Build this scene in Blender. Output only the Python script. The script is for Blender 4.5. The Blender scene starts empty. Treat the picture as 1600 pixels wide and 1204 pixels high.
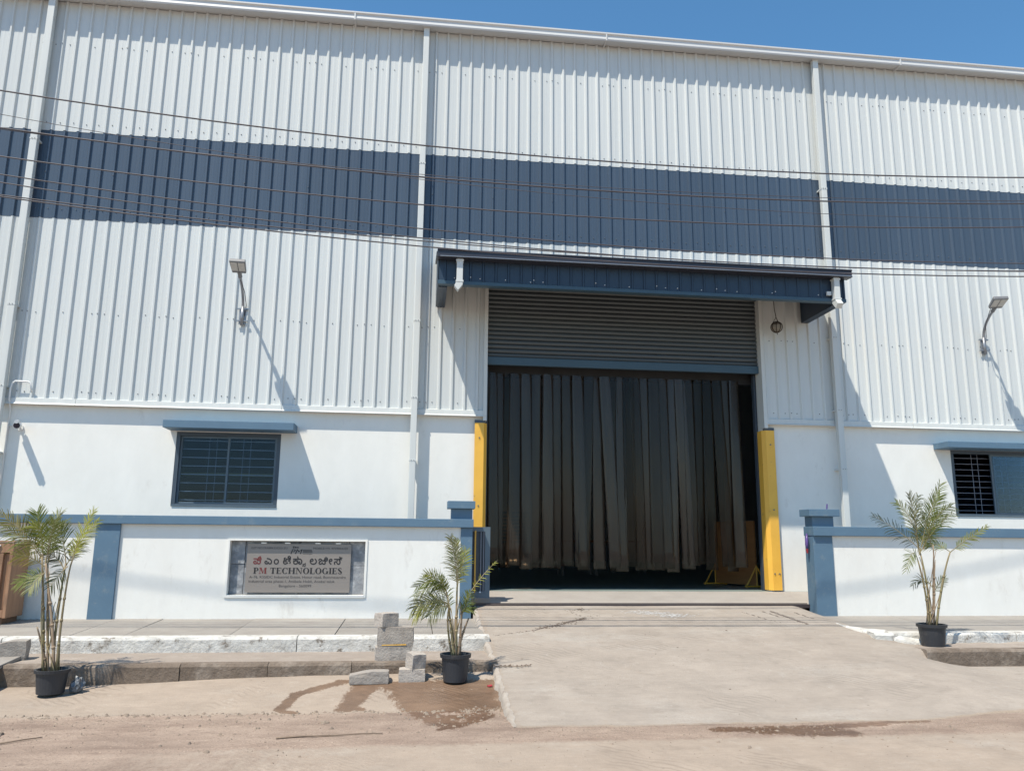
import bpy, bmesh, math, random
from mathutils import Vector, Matrix, noise

random.seed(11)
SC = bpy.context.scene
COL = SC.collection
rad = math.radians

# ------------------------------------------------------------------ camera
def look_matrix(loc, yaw, pitch, roll):
    cy, sy, cp, sp = math.cos(yaw), math.sin(yaw), math.cos(pitch), math.sin(pitch)
    f = Vector((sy * cp, cy * cp, sp)); r = Vector((cy, -sy, 0)); u = r.cross(f)
    cr, sr = math.cos(roll), math.sin(roll)
    R = r * cr + u * sr; U = u * cr - r * sr
    m = Matrix((R, U, -f)).transposed().to_4x4()
    m.translation = loc
    return m
cam = bpy.data.cameras.new('camera'); cam_o = bpy.data.objects.new('camera', cam); COL.objects.link(cam_o)
cam.sensor_width = 36.0; cam.lens = 36.0 * 1232.6 / 1600.0
cam.clip_start = 0.1; cam.clip_end = 2000
cam_o.matrix_world = look_matrix(Vector((0.0948, -12.2552, 1.6)), 0.1168, 0.1921, 0.0096)
SC.camera = cam_o

# ------------------------------------------------------------------ sky and sun
LIGHT = Vector((1.02, 1.0, -2.65)).normalized()          # direction the sunlight travels
ELEV = math.asin(-LIGHT.z); ROT = math.atan2(-LIGHT.x, -LIGHT.y)
world = bpy.data.worlds.new('World'); SC.world = world; world.use_nodes = True
wn = world.node_tree
sky = wn.nodes.new('ShaderNodeTexSky'); sky.sky_type = 'NISHITA'; sky.sun_disc = False
sky.sun_elevation = ELEV; sky.sun_rotation = ROT
sky.altitude = 900; sky.air_density = 1.2; sky.dust_density = 0.2; sky.ozone_density = 5.0
sat = wn.nodes.new('ShaderNodeHueSaturation'); sat.inputs['Saturation'].default_value = 1.13; sat.inputs['Hue'].default_value = 0.49
wn.links.new(sky.outputs[0], sat.inputs['Color']); wn.links.new(sat.outputs[0], wn.nodes['Background'].inputs[0])
wn.nodes['Background'].inputs[1].default_value = 0.115
sun = bpy.data.lights.new('sun', 'SUN'); sun.energy = 4.0; sun.angle = rad(0.55); sun.color = (1.0, 0.93, 0.80)
sun_o = bpy.data.objects.new('sun', sun); COL.objects.link(sun_o)
sun_o.rotation_euler = LIGHT.to_track_quat('-Z', 'Y').to_euler()
SC.view_settings.view_transform = 'Standard'; SC.view_settings.look = 'None'
SC.view_settings.gamma = 1.0; SC.view_settings.exposure = 0.63; SC.view_settings.use_curve_mapping = False
SC.cycles.max_bounces = 8; SC.cycles.transparent_max_bounces = 24

# ------------------------------------------------------------------ materials
MATS = {}
class N:
    def __init__(s, m): s.nt = m.node_tree
    def new(s, t, **k):
        n = s.nt.nodes.new(t)
        for a, b in k.items(): setattr(n, a, b)
        return n
    def link(s, a, b): s.nt.links.new(a, b)
def pmat(name, c1, c2=None, scale=6.0, rough=0.6, rough2=None, metal=0.0, bump=0.0, bscale=40.0, detail=6.0,
         stretch=(1, 1, 1), contrast=(0.3, 0.7), spec=0.5, vary=0.0, c3=None, scale3=1.5, c3range=(0.62, 0.75), bdist=0.01,
         coat=0.0, dirt=None):
    m = bpy.data.materials.new(name); m.use_nodes = True; MATS[name] = m
    n = N(m); b = m.node_tree.nodes['Principled BSDF']
    b.inputs['Roughness'].default_value = rough; b.inputs['Metallic'].default_value = metal
    b.inputs['Specular IOR Level'].default_value = spec
    if coat: b.inputs['Coat Weight'].default_value = coat
    c2 = c2 or tuple(min(1, x * 0.88) for x in c1)
    tc = n.new('ShaderNodeTexCoord'); oi = n.new('ShaderNodeObjectInfo')
    mp = n.new('ShaderNodeMapping'); mp.inputs['Scale'].default_value = stretch
    ad = n.new('ShaderNodeVectorMath', operation='ADD'); sc = n.new('ShaderNodeVectorMath', operation='SCALE')
    n.link(oi.outputs['Random'], sc.inputs['Scale']); sc.inputs[0].default_value = (37.0, 19.0, 53.0)
    n.link(tc.outputs['Object'], ad.inputs[0]); n.link(sc.outputs[0], ad.inputs[1]); n.link(ad.outputs[0], mp.inputs['Vector'])
    nz = n.new('ShaderNodeTexNoise'); nz.inputs['Scale'].default_value = scale; nz.inputs['Detail'].default_value = detail
    nz.inputs['Roughness'].default_value = 0.62
    n.link(mp.outputs[0], nz.inputs['Vector'])
    mr = n.new('ShaderNodeMapRange'); mr.inputs[1].default_value = contrast[0]; mr.inputs[2].default_value = contrast[1]
    n.link(nz.outputs[0], mr.inputs[0])
    mx = n.new('ShaderNodeMix', data_type='RGBA'); mx.inputs[6].default_value = (*c1, 1); mx.inputs[7].default_value = (*c2, 1)
    n.link(mr.outputs[0], mx.inputs[0]); out = mx.outputs[2]
    if c3:
        n3 = n.new('ShaderNodeTexNoise'); n3.inputs['Scale'].default_value = scale3; n3.inputs['Detail'].default_value = 8
        n3.inputs['Roughness'].default_value = 0.7
        n.link(mp.outputs[0], n3.inputs['Vector'])
        m3 = n.new('ShaderNodeMapRange'); m3.inputs[1].default_value = c3range[0]; m3.inputs[2].default_value = c3range[1]
        n.link(n3.outputs[0], m3.inputs[0])
        x3 = n.new('ShaderNodeMix', data_type='RGBA'); n.link(out, x3.inputs[6]); x3.inputs[7].default_value = (*c3, 1)
        n.link(m3.outputs[0], x3.inputs[0]); out = x3.outputs[2]
    if vary:
        hs = n.new('ShaderNodeHueSaturation'); v = n.new('ShaderNodeMapRange')
        v.inputs[3].default_value = 1 - vary; v.inputs[4].default_value = 1 + vary
        n.link(oi.outputs['Random'], v.inputs[0]); n.link(v.outputs[0], hs.inputs['Value']); n.link(out, hs.inputs['Color']); out = hs.outputs[0]
    n.link(out, b.inputs['Base Color'])
    if rough2 is not None:
        r = n.new('ShaderNodeMapRange'); r.inputs[3].default_value = rough; r.inputs[4].default_value = rough2
        n.link(nz.outputs[0], r.inputs[0]); n.link(r.outputs[0], b.inputs['Roughness'])
    if bump:
        nb = n.new('ShaderNodeTexNoise'); nb.inputs['Scale'].default_value = bscale; nb.inputs['Detail'].default_value = 8
        nb.inputs['Roughness'].default_value = 0.65
        n.link(mp.outputs[0], nb.inputs['Vector'])
        bp = n.new('ShaderNodeBump'); bp.inputs['Strength'].default_value = bump; bp.inputs['Distance'].default_value = bdist
        n.link(nb.outputs[0], bp.inputs['Height']); n.link(bp.outputs[0], b.inputs['Normal'])
    return m

pmat('white_sheet', (0.60, 0.62, 0.612), (0.565, 0.585, 0.578), 1.3, rough=0.42, stretch=(14, 14, 0.35), bump=0.28, bscale=0.8, bdist=0.02, vary=0.04, c3=(0.52, 0.53, 0.515), scale3=1.6, c3range=(0.6, 0.8))
pmat('navy_sheet', (0.053, 0.080, 0.120), (0.064, 0.089, 0.126), 1.3, rough=0.36, stretch=(14, 14, 0.35), bump=0.25, bscale=0.8, bdist=0.02, vary=0.08)
pmat('canopy_navy', (0.019, 0.036, 0.064), (0.023, 0.041, 0.069), 2.0, rough=0.4, bump=0.05, bscale=6)
pmat('gutter_dark', (0.026, 0.028, 0.04), (0.032, 0.034, 0.046), 3.0, rough=0.4)
pmat('white_metal', (0.61, 0.625, 0.605), (0.56, 0.575, 0.56), 2.0, rough=0.45, stretch=(6, 6, 0.5))
pmat('gutter_white', (0.62, 0.62, 0.61), (0.55, 0.55, 0.55), 1.0, rough=0.45, stretch=(0.3, 8, 8))
pmat('plaster', (0.785, 0.775, 0.735), (0.735, 0.725, 0.685), 2.2, rough=0.85, bump=0.20, bscale=5, bdist=0.02, stretch=(1.5, 1, 0.8), c3=(0.60, 0.575, 0.53), scale3=2.4, c3range=(0.60, 0.84))
pmat('plaster_yard', (0.785, 0.772, 0.73), (0.73, 0.712, 0.668), 1.8, rough=0.88, bump=0.20, bscale=5, bdist=0.02, stretch=(1.7, 1, 0.7), c3=(0.56, 0.525, 0.475), scale3=2.2, c3range=(0.58, 0.82))
pmat('slate_paint', (0.098, 0.172, 0.245), (0.085, 0.152, 0.222), 4.0, rough=0.6, bump=0.12, bscale=25, c3=(0.15, 0.205, 0.25), scale3=6, c3range=(0.57, 0.72))
pmat('yellow_paint', (0.82, 0.46, 0.065), (0.74, 0.40, 0.055), 3.0, rough=0.5, bump=0.08, bscale=18, c3=(0.42, 0.25, 0.08), scale3=9, c3range=(0.62, 0.72))
pmat('frame_dark', (0.045, 0.065, 0.09), (0.055, 0.075, 0.1), 5.0, rough=0.4)
pmat('frame_grey', (0.10, 0.14, 0.175), (0.085, 0.12, 0.155), 5.0, rough=0.4)
pmat('gate_dark', (0.035, 0.048, 0.07), (0.045, 0.058, 0.08), 5.0, rough=0.45)
pmat('steel_bar', (0.23, 0.24, 0.28), (0.19, 0.20, 0.24), 9.0, rough=0.5)
pmat('shutter_slat', (0.082, 0.094, 0.10), (0.066, 0.08, 0.09), 3.0, rough=0.4, stretch=(0.6, 6, 6))
pmat('shutter_bar', (0.042, 0.085, 0.12), (0.038, 0.075, 0.108), 3.0, rough=0.45)
pmat('black_rubber', (0.012, 0.012, 0.014), (0.02, 0.02, 0.022), 6.0, rough=0.6)
pmat('pot_plastic', (0.022, 0.025, 0.032), (0.032, 0.034, 0.04), 7.0, rough=0.42, rough2=0.6, c3=(0.12, 0.10, 0.085), scale3=5, c3range=(0.58, 0.85))
pmat('soil', (0.05, 0.035, 0.025), (0.09, 0.065, 0.045), 40, rough=1.0, bump=0.8, bscale=60)
pmat('pavement_concrete', (0.30, 0.275, 0.245), (0.25, 0.225, 0.20), 3.5, rough=0.9, bump=0.3, bscale=45, c3=(0.19, 0.17, 0.15), scale3=1.6, c3range=(0.58, 0.8), vary=0.05)
pmat('kerb_concrete', (0.20, 0.155, 0.12), (0.125, 0.095, 0.072), 7.0, rough=0.95, bump=0.8, bscale=26, bdist=0.02, c3=(0.30, 0.25, 0.205), scale3=3, c3range=(0.5, 0.7), vary=0.06)
pmat('kerb_limewash', (0.62, 0.605, 0.57), (0.47, 0.45, 0.415), 7.0, rough=0.95, bump=0.6, bscale=24, bdist=0.03, c3=(0.20, 0.17, 0.14), scale3=8.0, c3range=(0.555, 0.645), detail=12, contrast=(0.38, 0.62))
pmat('edge_cement', (0.42, 0.375, 0.33), (0.31, 0.265, 0.225), 9.0, rough=0.95, bump=0.9, bscale=30, bdist=0.02, c3=(0.22, 0.18, 0.15), scale3=6, c3range=(0.55, 0.68))
pmat('ledge_dust', (0.31, 0.26, 0.22), (0.26, 0.215, 0.18), 5.0, rough=0.95, bump=0.4, bscale=50, c3=(0.36, 0.31, 0.265), scale3=2, c3range=(0.5, 0.75))
pmat('block_concrete', (0.43, 0.39, 0.35), (0.31, 0.275, 0.245), 14, rough=0.95, bump=0.9, bscale=50, bdist=0.012, c3=(0.42, 0.36, 0.31), scale3=6, c3range=(0.5, 0.72), vary=0.2)
pmat('granite', (0.30, 0.31, 0.33), (0.12, 0.13, 0.145), 7, rough=0.6, bump=0.6, bscale=12, bdist=0.02, c3=(0.42, 0.43, 0.44), scale3=5, c3range=(0.52, 0.66), vary=0.08)
pmat('plaque_steel', (0.275, 0.243, 0.220), (0.25, 0.222, 0.202), 2.5, rough=0.42, metal=0.25, stretch=(0.2, 6, 18))
pmat('ink_black', (0.015, 0.014, 0.016), rough=0.6)
pmat('ink_red', (0.15, 0.025, 0.024), rough=0.6)
pmat('ink_grey', (0.06, 0.055, 0.055), rough=0.6)
pmat('wood', (0.36, 0.20, 0.115), (0.25, 0.135, 0.075), 3.0, rough=0.75, stretch=(9, 9, 0.8), bump=0.3, bscale=6, vary=0.12)
pmat('wood_dark', (0.20, 0.105, 0.055), (0.15, 0.08, 0.045), 3.0, rough=0.75, stretch=(9, 9, 0.8), vary=0.1)
pmat('plywood', (0.42, 0.20, 0.075), (0.34, 0.155, 0.06), 2.0, rough=0.7, stretch=(1, 1, 8))
pmat('galvanised', (0.32, 0.33, 0.35), (0.25, 0.26, 0.28), 9, rough=0.42, metal=0.55)
pmat('lamp_grey', (0.17, 0.172, 0.18), (0.145, 0.147, 0.155), 8, rough=0.45)
pmat('lamp_lens', (0.48, 0.47, 0.44), (0.42, 0.41, 0.39), 20, rough=0.2)
pmat('white_plastic', (0.74, 0.74, 0.73), (0.70, 0.70, 0.69), 8, rough=0.35)
pmat('lens_black', (0.012, 0.012, 0.03), rough=0.08)
pmat('cable', (0.055, 0.048, 0.055), (0.08, 0.07, 0.078), 4, rough=0.6)
pmat('rope_dark', (0.045, 0.03, 0.024), rough=0.9)
pmat('gourd', (0.27, 0.24, 0.20), (0.21, 0.19, 0.155), 8, rough=0.7)
pmat('room_dark', (0.022, 0.032, 0.05), (0.016, 0.024, 0.04), 1, rough=0.8)
pmat('interior', (0.5, 0.5, 0.5), (0.45, 0.45, 0.45), 1, rough=0.8)
pmat('interior_floor', (0.22, 0.27, 0.25), (0.18, 0.225, 0.21), 1.2, rough=0.4, c3=(0.26, 0.30, 0.28), scale3=0.8)
pmat('forecourt_concrete', (0.34, 0.31, 0.28), (0.29, 0.26, 0.235), 2.5, rough=0.92, bump=0.3, bscale=40, c3=(0.25, 0.22, 0.20), scale3=2.2, c3range=(0.6, 0.8))
pmat('blue_panel', (0.05, 0.20, 0.42), (0.06, 0.25, 0.48), 2, rough=0.4)
pmat('stem_green', (0.22, 0.20, 0.09), (0.30, 0.22, 0.13), 5, rough=0.6, vary=0.25)
pmat('stem_brown', (0.33, 0.25, 0.17), (0.20, 0.14, 0.095), 9, rough=0.8, vary=0.2)
pmat('purple_plastic', (0.085, 0.05, 0.19), (0.12, 0.07, 0.25), 4, rough=0.4)
pmat('red_cloth', (0.35, 0.04, 0.05), (0.28, 0.03, 0.04), 4, rough=0.9)
pmat('dry_leaf', (0.10, 0.07, 0.05), (0.15, 0.11, 0.08), 9, rough=0.9)
pmat('lime', (0.62, 0.61, 0.60), (0.5, 0.49, 0.48), 9, rough=0.95)
pmat('pebble', (0.31, 0.245, 0.19), (0.19, 0.145, 0.11), 9, rough=0.95)
pmat('twig', (0.26, 0.195, 0.145), (0.18, 0.13, 0.095), 9, rough=0.95)
pmat('screw_zinc', (0.16, 0.165, 0.17), rough=0.5, metal=0.3)
pmat('bag_plastic', (0.13, 0.145, 0.165), (0.08, 0.09, 0.105), 14, rough=0.3)
pmat('rail_steel', (0.05, 0.042, 0.05), (0.08, 0.06, 0.055), 8, rough=0.5, metal=0.4)

def leaf_mat(name, c1, c2):
    m = pmat(name, c1, c2, 6, rough=0.55, vary=0.3, spec=0.25)
    n = N(m); b = m.node_tree.nodes['Principled BSDF']; out = m.node_tree.nodes['Material Output']
    tr = n.new('ShaderNodeBsdfTranslucent'); mx = n.new('ShaderNodeMixShader'); mx.inputs[0].default_value = 0.3
    src = b.inputs['Base Color'].links[0].from_socket; n.link(src, tr.inputs[0])
    n.link(b.outputs[0], mx.inputs[1]); n.link(tr.outputs[0], mx.inputs[2]); n.link(mx.outputs[0], out.inputs[0])
leaf_mat('leaf_green', (0.13, 0.165, 0.035), (0.19, 0.21, 0.06))
leaf_mat('leaf_lime', (0.23, 0.25, 0.035), (0.29, 0.28, 0.06))
leaf_mat('leaf_pale', (0.20, 0.215, 0.09), (0.28, 0.275, 0.15))
leaf_mat('leaf_yellow', (0.32, 0.25, 0.06), (0.19, 0.19, 0.06))
leaf_mat('leaf_dark', (0.04, 0.055, 0.022), (0.07, 0.08, 0.04))

def glass_mat(name, tint, rough=0.03, boost=1.0):
    m = bpy.data.materials.new(name); m.use_nodes = True; MATS[name] = m
    n = N(m); nt = m.node_tree; nt.nodes.remove(nt.nodes['Principled BSDF']); out = nt.nodes['Material Output']
    tr = n.new('ShaderNodeBsdfTransparent'); tr.inputs[0].default_value = (*tint, 1)
    gl = n.new('ShaderNodeBsdfGlossy'); gl.inputs['Roughness'].default_value = rough; gl.inputs[0].default_value = (0.85, 0.92, 1, 1)
    fr = n.new('ShaderNodeFresnel'); fr.inputs[0].default_value = 1.5
    tc = n.new('ShaderNodeTexCoord'); nz = n.new('ShaderNodeTexNoise'); nz.inputs['Scale'].default_value = 2.5
    bp = n.new('ShaderNodeBump'); bp.inputs['Strength'].default_value = 0.05; bp.inputs['Distance'].default_value = 0.02
    n.link(tc.outputs['Object'], nz.inputs['Vector']); n.link(nz.outputs[0], bp.inputs['Height']); n.link(bp.outputs[0], gl.inputs['Normal'])
    mu = n.new('ShaderNodeMath', operation='MULTIPLY'); mu.inputs[1].default_value = boost; n.link(fr.outputs[0], mu.inputs[0])
    mx = n.new('ShaderNodeMixShader'); n.link(mu.outputs[0], mx.inputs[0]); n.link(tr.outputs[0], mx.inputs[1]); n.link(gl.outputs[0], mx.inputs[2])
    n.link(mx.outputs[0], out.inputs[0])
glass_mat('window_glass', (0.74, 0.82, 0.90), 0.02, 0.42)
pmat('grille_pale', (0.50, 0.53, 0.57), (0.44, 0.47, 0.51), 9.0, rough=0.5)
pmat('bar_olive', (0.20, 0.18, 0.09), (0.16, 0.145, 0.075), 3, rough=0.8)

def strip_mat():
    m = pmat('pvc_strip', (0.040, 0.029, 0.022), (0.023, 0.018, 0.015), 1.2, rough=0.07, rough2=0.24, stretch=(3, 3, 0.35), bump=0.35, bscale=1.3, bdist=0.05, vary=0.5, c3=(0.045, 0.036, 0.03), scale3=2.0, c3range=(0.55, 0.8))
    n = N(m); nt = m.node_tree; b = nt.nodes['Principled BSDF']; out = nt.nodes['Material Output']
    b.inputs['Specular IOR Level'].default_value = 0.48
    tr = n.new('ShaderNodeBsdfTransparent'); tr.inputs[0].default_value = (0.75, 0.6, 0.45, 1)
    oi = n.new('ShaderNodeObjectInfo'); mr = n.new('ShaderNodeMapRange'); mr.inputs[3].default_value = 0.32; mr.inputs[4].default_value = 0.74
    n.link(oi.outputs['Random'], mr.inputs[0])
    mx = n.new('ShaderNodeMixShader'); n.link(mr.outputs[0], mx.inputs[0])
    n.link(tr.outputs[0], mx.inputs[1]); n.link(b.outputs[0], mx.inputs[2]); n.link(mx.outputs[0], out.inputs[0])
strip_mat()

def ground_mat(name, dry1, dry2, dry3, dirt1, dirt2, wetc):
    """concrete / dirt / wet mixed by the 'cover' colour attribute of the mesh (R dirt, G wet, B dark cracks)"""
    m = bpy.data.materials.new(name); m.use_nodes = True; MATS[name] = m
    n = N(m); nt = m.node_tree; b = nt.nodes['Principled BSDF']
    tc = n.new('ShaderNodeTexCoord'); at = n.new('ShaderNodeAttribute'); at.attribute_name = 'cover'
    sep = n.new('ShaderNodeSeparateColor'); n.link(at.outputs['Color'], sep.inputs[0])
    def nz(scale, detail=8, rough=0.65, st=(1, 1, 1)):
        mp = n.new('ShaderNodeMapping'); mp.inputs['Scale'].default_value = st; n.link(tc.outputs['Object'], mp.inputs[0])
        t = n.new('ShaderNodeTexNoise'); t.inputs['Scale'].default_value = scale; t.inputs['Detail'].default_value = detail; t.inputs['Roughness'].default_value = rough
        n.link(mp.outputs[0], t.inputs['Vector']); return t.outputs[0]
    def rng(v, a, b_): 
        r = n.new('ShaderNodeMapRange'); r.inputs[1].default_value = a; r.inputs[2].default_value = b_; n.link(v, r.inputs[0]); return r.outputs[0]
    def mix(f, a, c):
        x = n.new('ShaderNodeMix', data_type='RGBA'); n.link(f, x.inputs[0])
        for s, v in ((6, a), (7, c)):
            if isinstance(v, tuple): x.inputs[s].default_value = (*v, 1)
            else: n.link(v, x.inputs[s])
        return x.outputs[2]
    conc = mix(rng(nz(1.1), 0.35, 0.65), dry1, dry2)
    conc = mix(rng(nz(0.55, 10, 0.7, (1, 1.8, 1)), 0.52, 0.68), conc, dry3)
    conc = mix(rng(nz(3.2, 12, 0.75, (1.0, 1.5, 1)), 0.52, 0.66), conc, tuple(c * 0.86 for c in dry2))
    conc = mix(rng(nz(4.5, 12, 0.8, (1.4, 0.8, 1)), 0.57, 0.70), conc, tuple(min(1, c * 1.12) for c in dry3))
    conc = mix(rng(nz(55, 4), 0.25, 0.8), conc, dry2)
    conc = mix(rng(nz(24, 3, 0.5), 0.70, 0.74), conc, tuple(c * 0.7 for c in dry2))
    def mulc(colr, fac, lo, hi):
        r = n.new('ShaderNodeMapRange'); n.link(fac, r.inputs[0]); r.inputs[1].default_value = 0.3; r.inputs[2].default_value = 0.7; r.inputs[3].default_value = lo; r.inputs[4].default_value = hi
        h_ = n.new('ShaderNodeHueSaturation'); n.link(r.outputs[0], h_.inputs['Value']); n.link(colr, h_.inputs['Color']); return h_.outputs[0]
    conc = mulc(conc, nz(1.7, 13, 0.78, (1.0, 1.3, 1)), 0.86, 1.12)
    conc = mulc(conc, nz(7.0, 12, 0.8, (0.5, 2.0, 1)), 0.90, 1.08)
    wv = n.new('ShaderNodeTexWave'); wv.inputs['Scale'].default_value = 5.5; wv.inputs['Distortion'].default_value = 9; wv.inputs['Detail'].default_value = 4; wv.inputs['Detail Scale'].default_value = 0.7
    wv.bands_direction = 'DIAGONAL'; n.link(tc.outputs['Object'], wv.inputs['Vector'])
    wm = n.new('ShaderNodeMath', operation='MULTIPLY'); n.link(wv.outputs[1], wm.inputs[0]); n.link(rng(nz(0.8, 3), 0.48, 0.62), wm.inputs[1])
    conc = mix(rng(wm.outputs[0], 0.55, 1.3), conc, tuple(c * 0.74 for c in dry2))
    dirt = mix(rng(nz(2.0, 10, 0.7, (0.6, 1.6, 1)), 0.36, 0.64), dirt1, dirt2)
    dirt = mix(rng(nz(5.5, 12, 0.8, (0.7, 1.5, 1)), 0.55, 0.68), dirt, tuple(c * 0.85 for c in dirt2))
    dirt = mix(rng(nz(60, 5, 0.7), 0.53, 0.70), dirt, tuple(c * 0.6 for c in dirt2))
    dirt = mix(rng(nz(38, 3, 0.6), 0.62, 0.74), dirt, tuple(min(1, c * 1.35) for c in dirt1))
    def edge(ch, s1, amt, lo, hi):
        a = n.new('ShaderNodeMath', operation='MULTIPLY_ADD'); n.link(nz(s1, 10, 0.82, (1.6, 0.8, 1)), a.inputs[0]); a.inputs[1].default_value = amt
        n.link(ch, a.inputs[2]); return rng(a.outputs[0], lo + amt * 0.5, hi + amt * 0.5)
    fd = edge(sep.outputs[0], 7.0, 0.55, 0.42, 0.58)
    dirt = mulc(dirt, nz(1.3, 13, 0.8, (0.5, 1.5, 1)), 0.82, 1.14)
    col = mix(fd, conc, dirt)
    fw = edge(sep.outputs[1], 15.0, 1.9, 0.48, 0.64)
    dk = n.new('ShaderNodeMix', data_type='RGBA'); dk.blend_type = 'MULTIPLY'; n.link(fw, dk.inputs[0]); n.link(col, dk.inputs[6]); n.link(mix(rng(nz(3.0, 10, 0.75, (0.5, 1.4, 1)), 0.4, 0.62), wetc, tuple(min(1, c * 1.5) for c in wetc)), dk.inputs[7])
    col = dk.outputs[2]
    fc = edge(sep.outputs[2], 16.0, 1.6, 0.55, 0.62)
    ck = n.new('ShaderNodeMix', data_type='RGBA'); ck.blend_type = 'MULTIPLY'; n.link(fc, ck.inputs[0]); n.link(col, ck.inputs[6]); ck.inputs[7].default_value = (0.34, 0.31, 0.30, 1)
    n.link(ck.outputs[2], b.inputs['Base Color'])
    rr = n.new('ShaderNodeMapRange'); n.link(fw, rr.inputs[0]); rr.inputs[3].default_value = 0.95; rr.inputs[4].default_value = 0.38
    n.link(rr.outputs[0], b.inputs['Roughness'])
    h = n.new('ShaderNodeMath', operation='MULTIPLY_ADD'); n.link(nz(60, 6, 0.7), h.inputs[0]); h.inputs[1].default_value = 0.5
    w = n.new('ShaderNodeTexWave'); w.inputs['Scale'].default_value = 9; w.inputs['Distortion'].default_value = 6; w.inputs['Detail'].default_value = 3
    w.bands_direction = 'DIAGONAL'; n.link(tc.outputs['Object'], w.inputs['Vector'])
    g = n.new('ShaderNodeMath', operation='MULTIPLY'); n.link(w.outputs[1], g.inputs[0]); n.link(rng(nz(0.9), 0.5, 0.7), g.inputs[1])
    g2 = n.new('ShaderNodeMath', operation='MULTIPLY'); n.link(g.outputs[0], g2.inputs[0]); g2.inputs[1].default_value = 0.35
    n.link(g2.outputs[0], h.inputs[2])
    bp = n.new('ShaderNodeBump'); bp.inputs['Strength'].default_value = 0.6; bp.inputs['Distance'].default_value = 0.016
    n.link(h.outputs[0], bp.inputs['Height']); n.link(bp.outputs[0], b.inputs['Normal'])
ground_mat('ramp_concrete', (0.368, 0.316, 0.268), (0.308, 0.262, 0.220), (0.382, 0.349, 0.310), (0.345, 0.272, 0.208), (0.285, 0.222, 0.17), (0.50, 0.46, 0.43))
ground_mat('road_ground', (0.372, 0.303, 0.243), (0.325, 0.26, 0.205), (0.385, 0.34, 0.292), (0.352, 0.268, 0.21), (0.225, 0.162, 0.125), (0.42, 0.33, 0.27))

# ------------------------------------------------------------------ mesh helpers
class MB:
    def __init__(s): s.v = []; s.f = []; s.mi = []
    def add(s, vs, fs, mi=0):
        o = len(s.v); s.v += [tuple(v) for v in vs]; s.f += [tuple(i + o for i in f) for f in fs]; s.mi += [mi] * len(fs); return s
    def box(s, x0, x1, y0, y1, z0, z1, mi=0):
        vs = [(x, y, z) for z in (z0, z1) for y in (y0, y1) for x in (x0, x1)]
        return s.add(vs, [(0, 2, 3, 1), (4, 5, 7, 6), (0, 1, 5, 4), (2, 6, 7, 3), (0, 4, 6, 2), (1, 3, 7, 5)], mi)
    def prism(s, poly, axis, a, b, mi=0):
        """poly: 2D points; extruded along axis 'x','y','z' from a to b. 2D order: x->(y,z) y->(x,z) z->(x,y)"""
        def P(p, t): return {'x': (t, p[0], p[1]), 'y': (p[0], t, p[1]), 'z': (p[0], p[1], t)}[axis]
        n = len(poly); vs = [P(p, a) for p in poly] + [P(p, b) for p in poly]
        fs = [tuple(range(n))[::-1], tuple(range(n, 2 * n))] + [(i, (i + 1) % n, n + (i + 1) % n, n + i) for i in range(n)]
        return s.add(vs, fs, mi)
    def tube(s, path, r, n=8, cap=True, mi=0):
        path = [Vector(p) for p in path]; rs = r if isinstance(r, (list, tuple)) else [r] * len(path)
        vs = []; ref = Vector((0, 0, 1))
        for i, p in enumerate(path):
            t = (path[min(i + 1, len(path) - 1)] - path[max(i - 1, 0)]).normalized()
            if i == 0: ref = Vector((0, 0, 1)) if abs(t.z) < 0.9 else Vector((1, 0, 0))
            a = t.cross(ref).normalized(); b_ = a.cross(t).normalized(); ref = b_
            for k in range(n):
                w = 2 * math.pi * k / n; vs.append(p + (a * math.cos(w) + b_ * math.sin(w)) * rs[i])
        fs = []
        for i in range(len(path) - 1):
            for k in range(n): fs.append((i * n + k, i * n + (k + 1) % n, (i + 1) * n + (k + 1) % n, (i + 1) * n + k))
        if cap: fs += [tuple(range(n))[::-1], tuple(range((len(path) - 1) * n, len(path) * n))]
        return s.add(vs, fs, mi)
    def lathe(s, prof, c, n=24, mi=0):
        vs = []; fs = []
        for r, z in prof:
            for k in range(n):
                w = 2 * math.pi * k / n; vs.append((c[0] + r * math.cos(w), c[1] + r * math.sin(w), c[2] + z))
        for i in range(len(prof) - 1):
            for k in range(n): fs.append((i * n + k, i * n + (k + 1) % n, (i + 1) * n + (k + 1) % n, (i + 1) * n + k))
        return s.add(vs, fs, mi)
    def mesh(s, name, mats, org=Vector((0, 0, 0)), smooth=False, recalc=True, bevel=0.0):
        me = bpy.data.meshes.new(name)
        me.from_pydata([tuple(Vector(v) - org) for v in s.v], [], s.f)
        for m in (mats if isinstance(mats, (list, tuple)) else [mats]): me.materials.append(MATS[m])
        me.polygons.foreach_set('material_index', s.mi)
        if recalc or bevel:
            bm = bmesh.new(); bm.from_mesh(me)
            bmesh.ops.recalc_face_normals(bm, faces=bm.faces)
            if bevel:
                bmesh.ops.bevel(bm, geom=[e for e in bm.edges if e.calc_face_angle(0) > 0.5], offset=bevel, segments=2, profile=0.6, affect='EDGES', clamp_overlap=True)
            bm.to_mesh(me); bm.free()
        if smooth: me.polygons.foreach_set('use_smooth', [True] * len(me.polygons))
        return me
    def build(s, name, mats, parent=None, smooth=False, recalc=True, bevel=0.0):
        org = world_loc(parent) if parent else Vector((0, 0, 0))
        return link(name, s.mesh(name, mats, org, smooth, recalc, bevel), parent)
def world_loc(o):
    l = Vector((0, 0, 0))
    while o: l += o.location; o = o.parent
    return l
def link(name, data, parent=None):
    o = bpy.data.objects.new(name, data); COL.objects.link(o); o.parent = parent; return o
def tag(o, label, cat, group=None):
    o['label'] = label; o['category'] = cat
    if group: o['group'] = group
    return o
def thing(name, label, cat, loc=(0, 0, 0), group=None):
    o = link(name, None); o.location = loc; o.empty_display_size = 0.2; return tag(o, label, cat, group)
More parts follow.
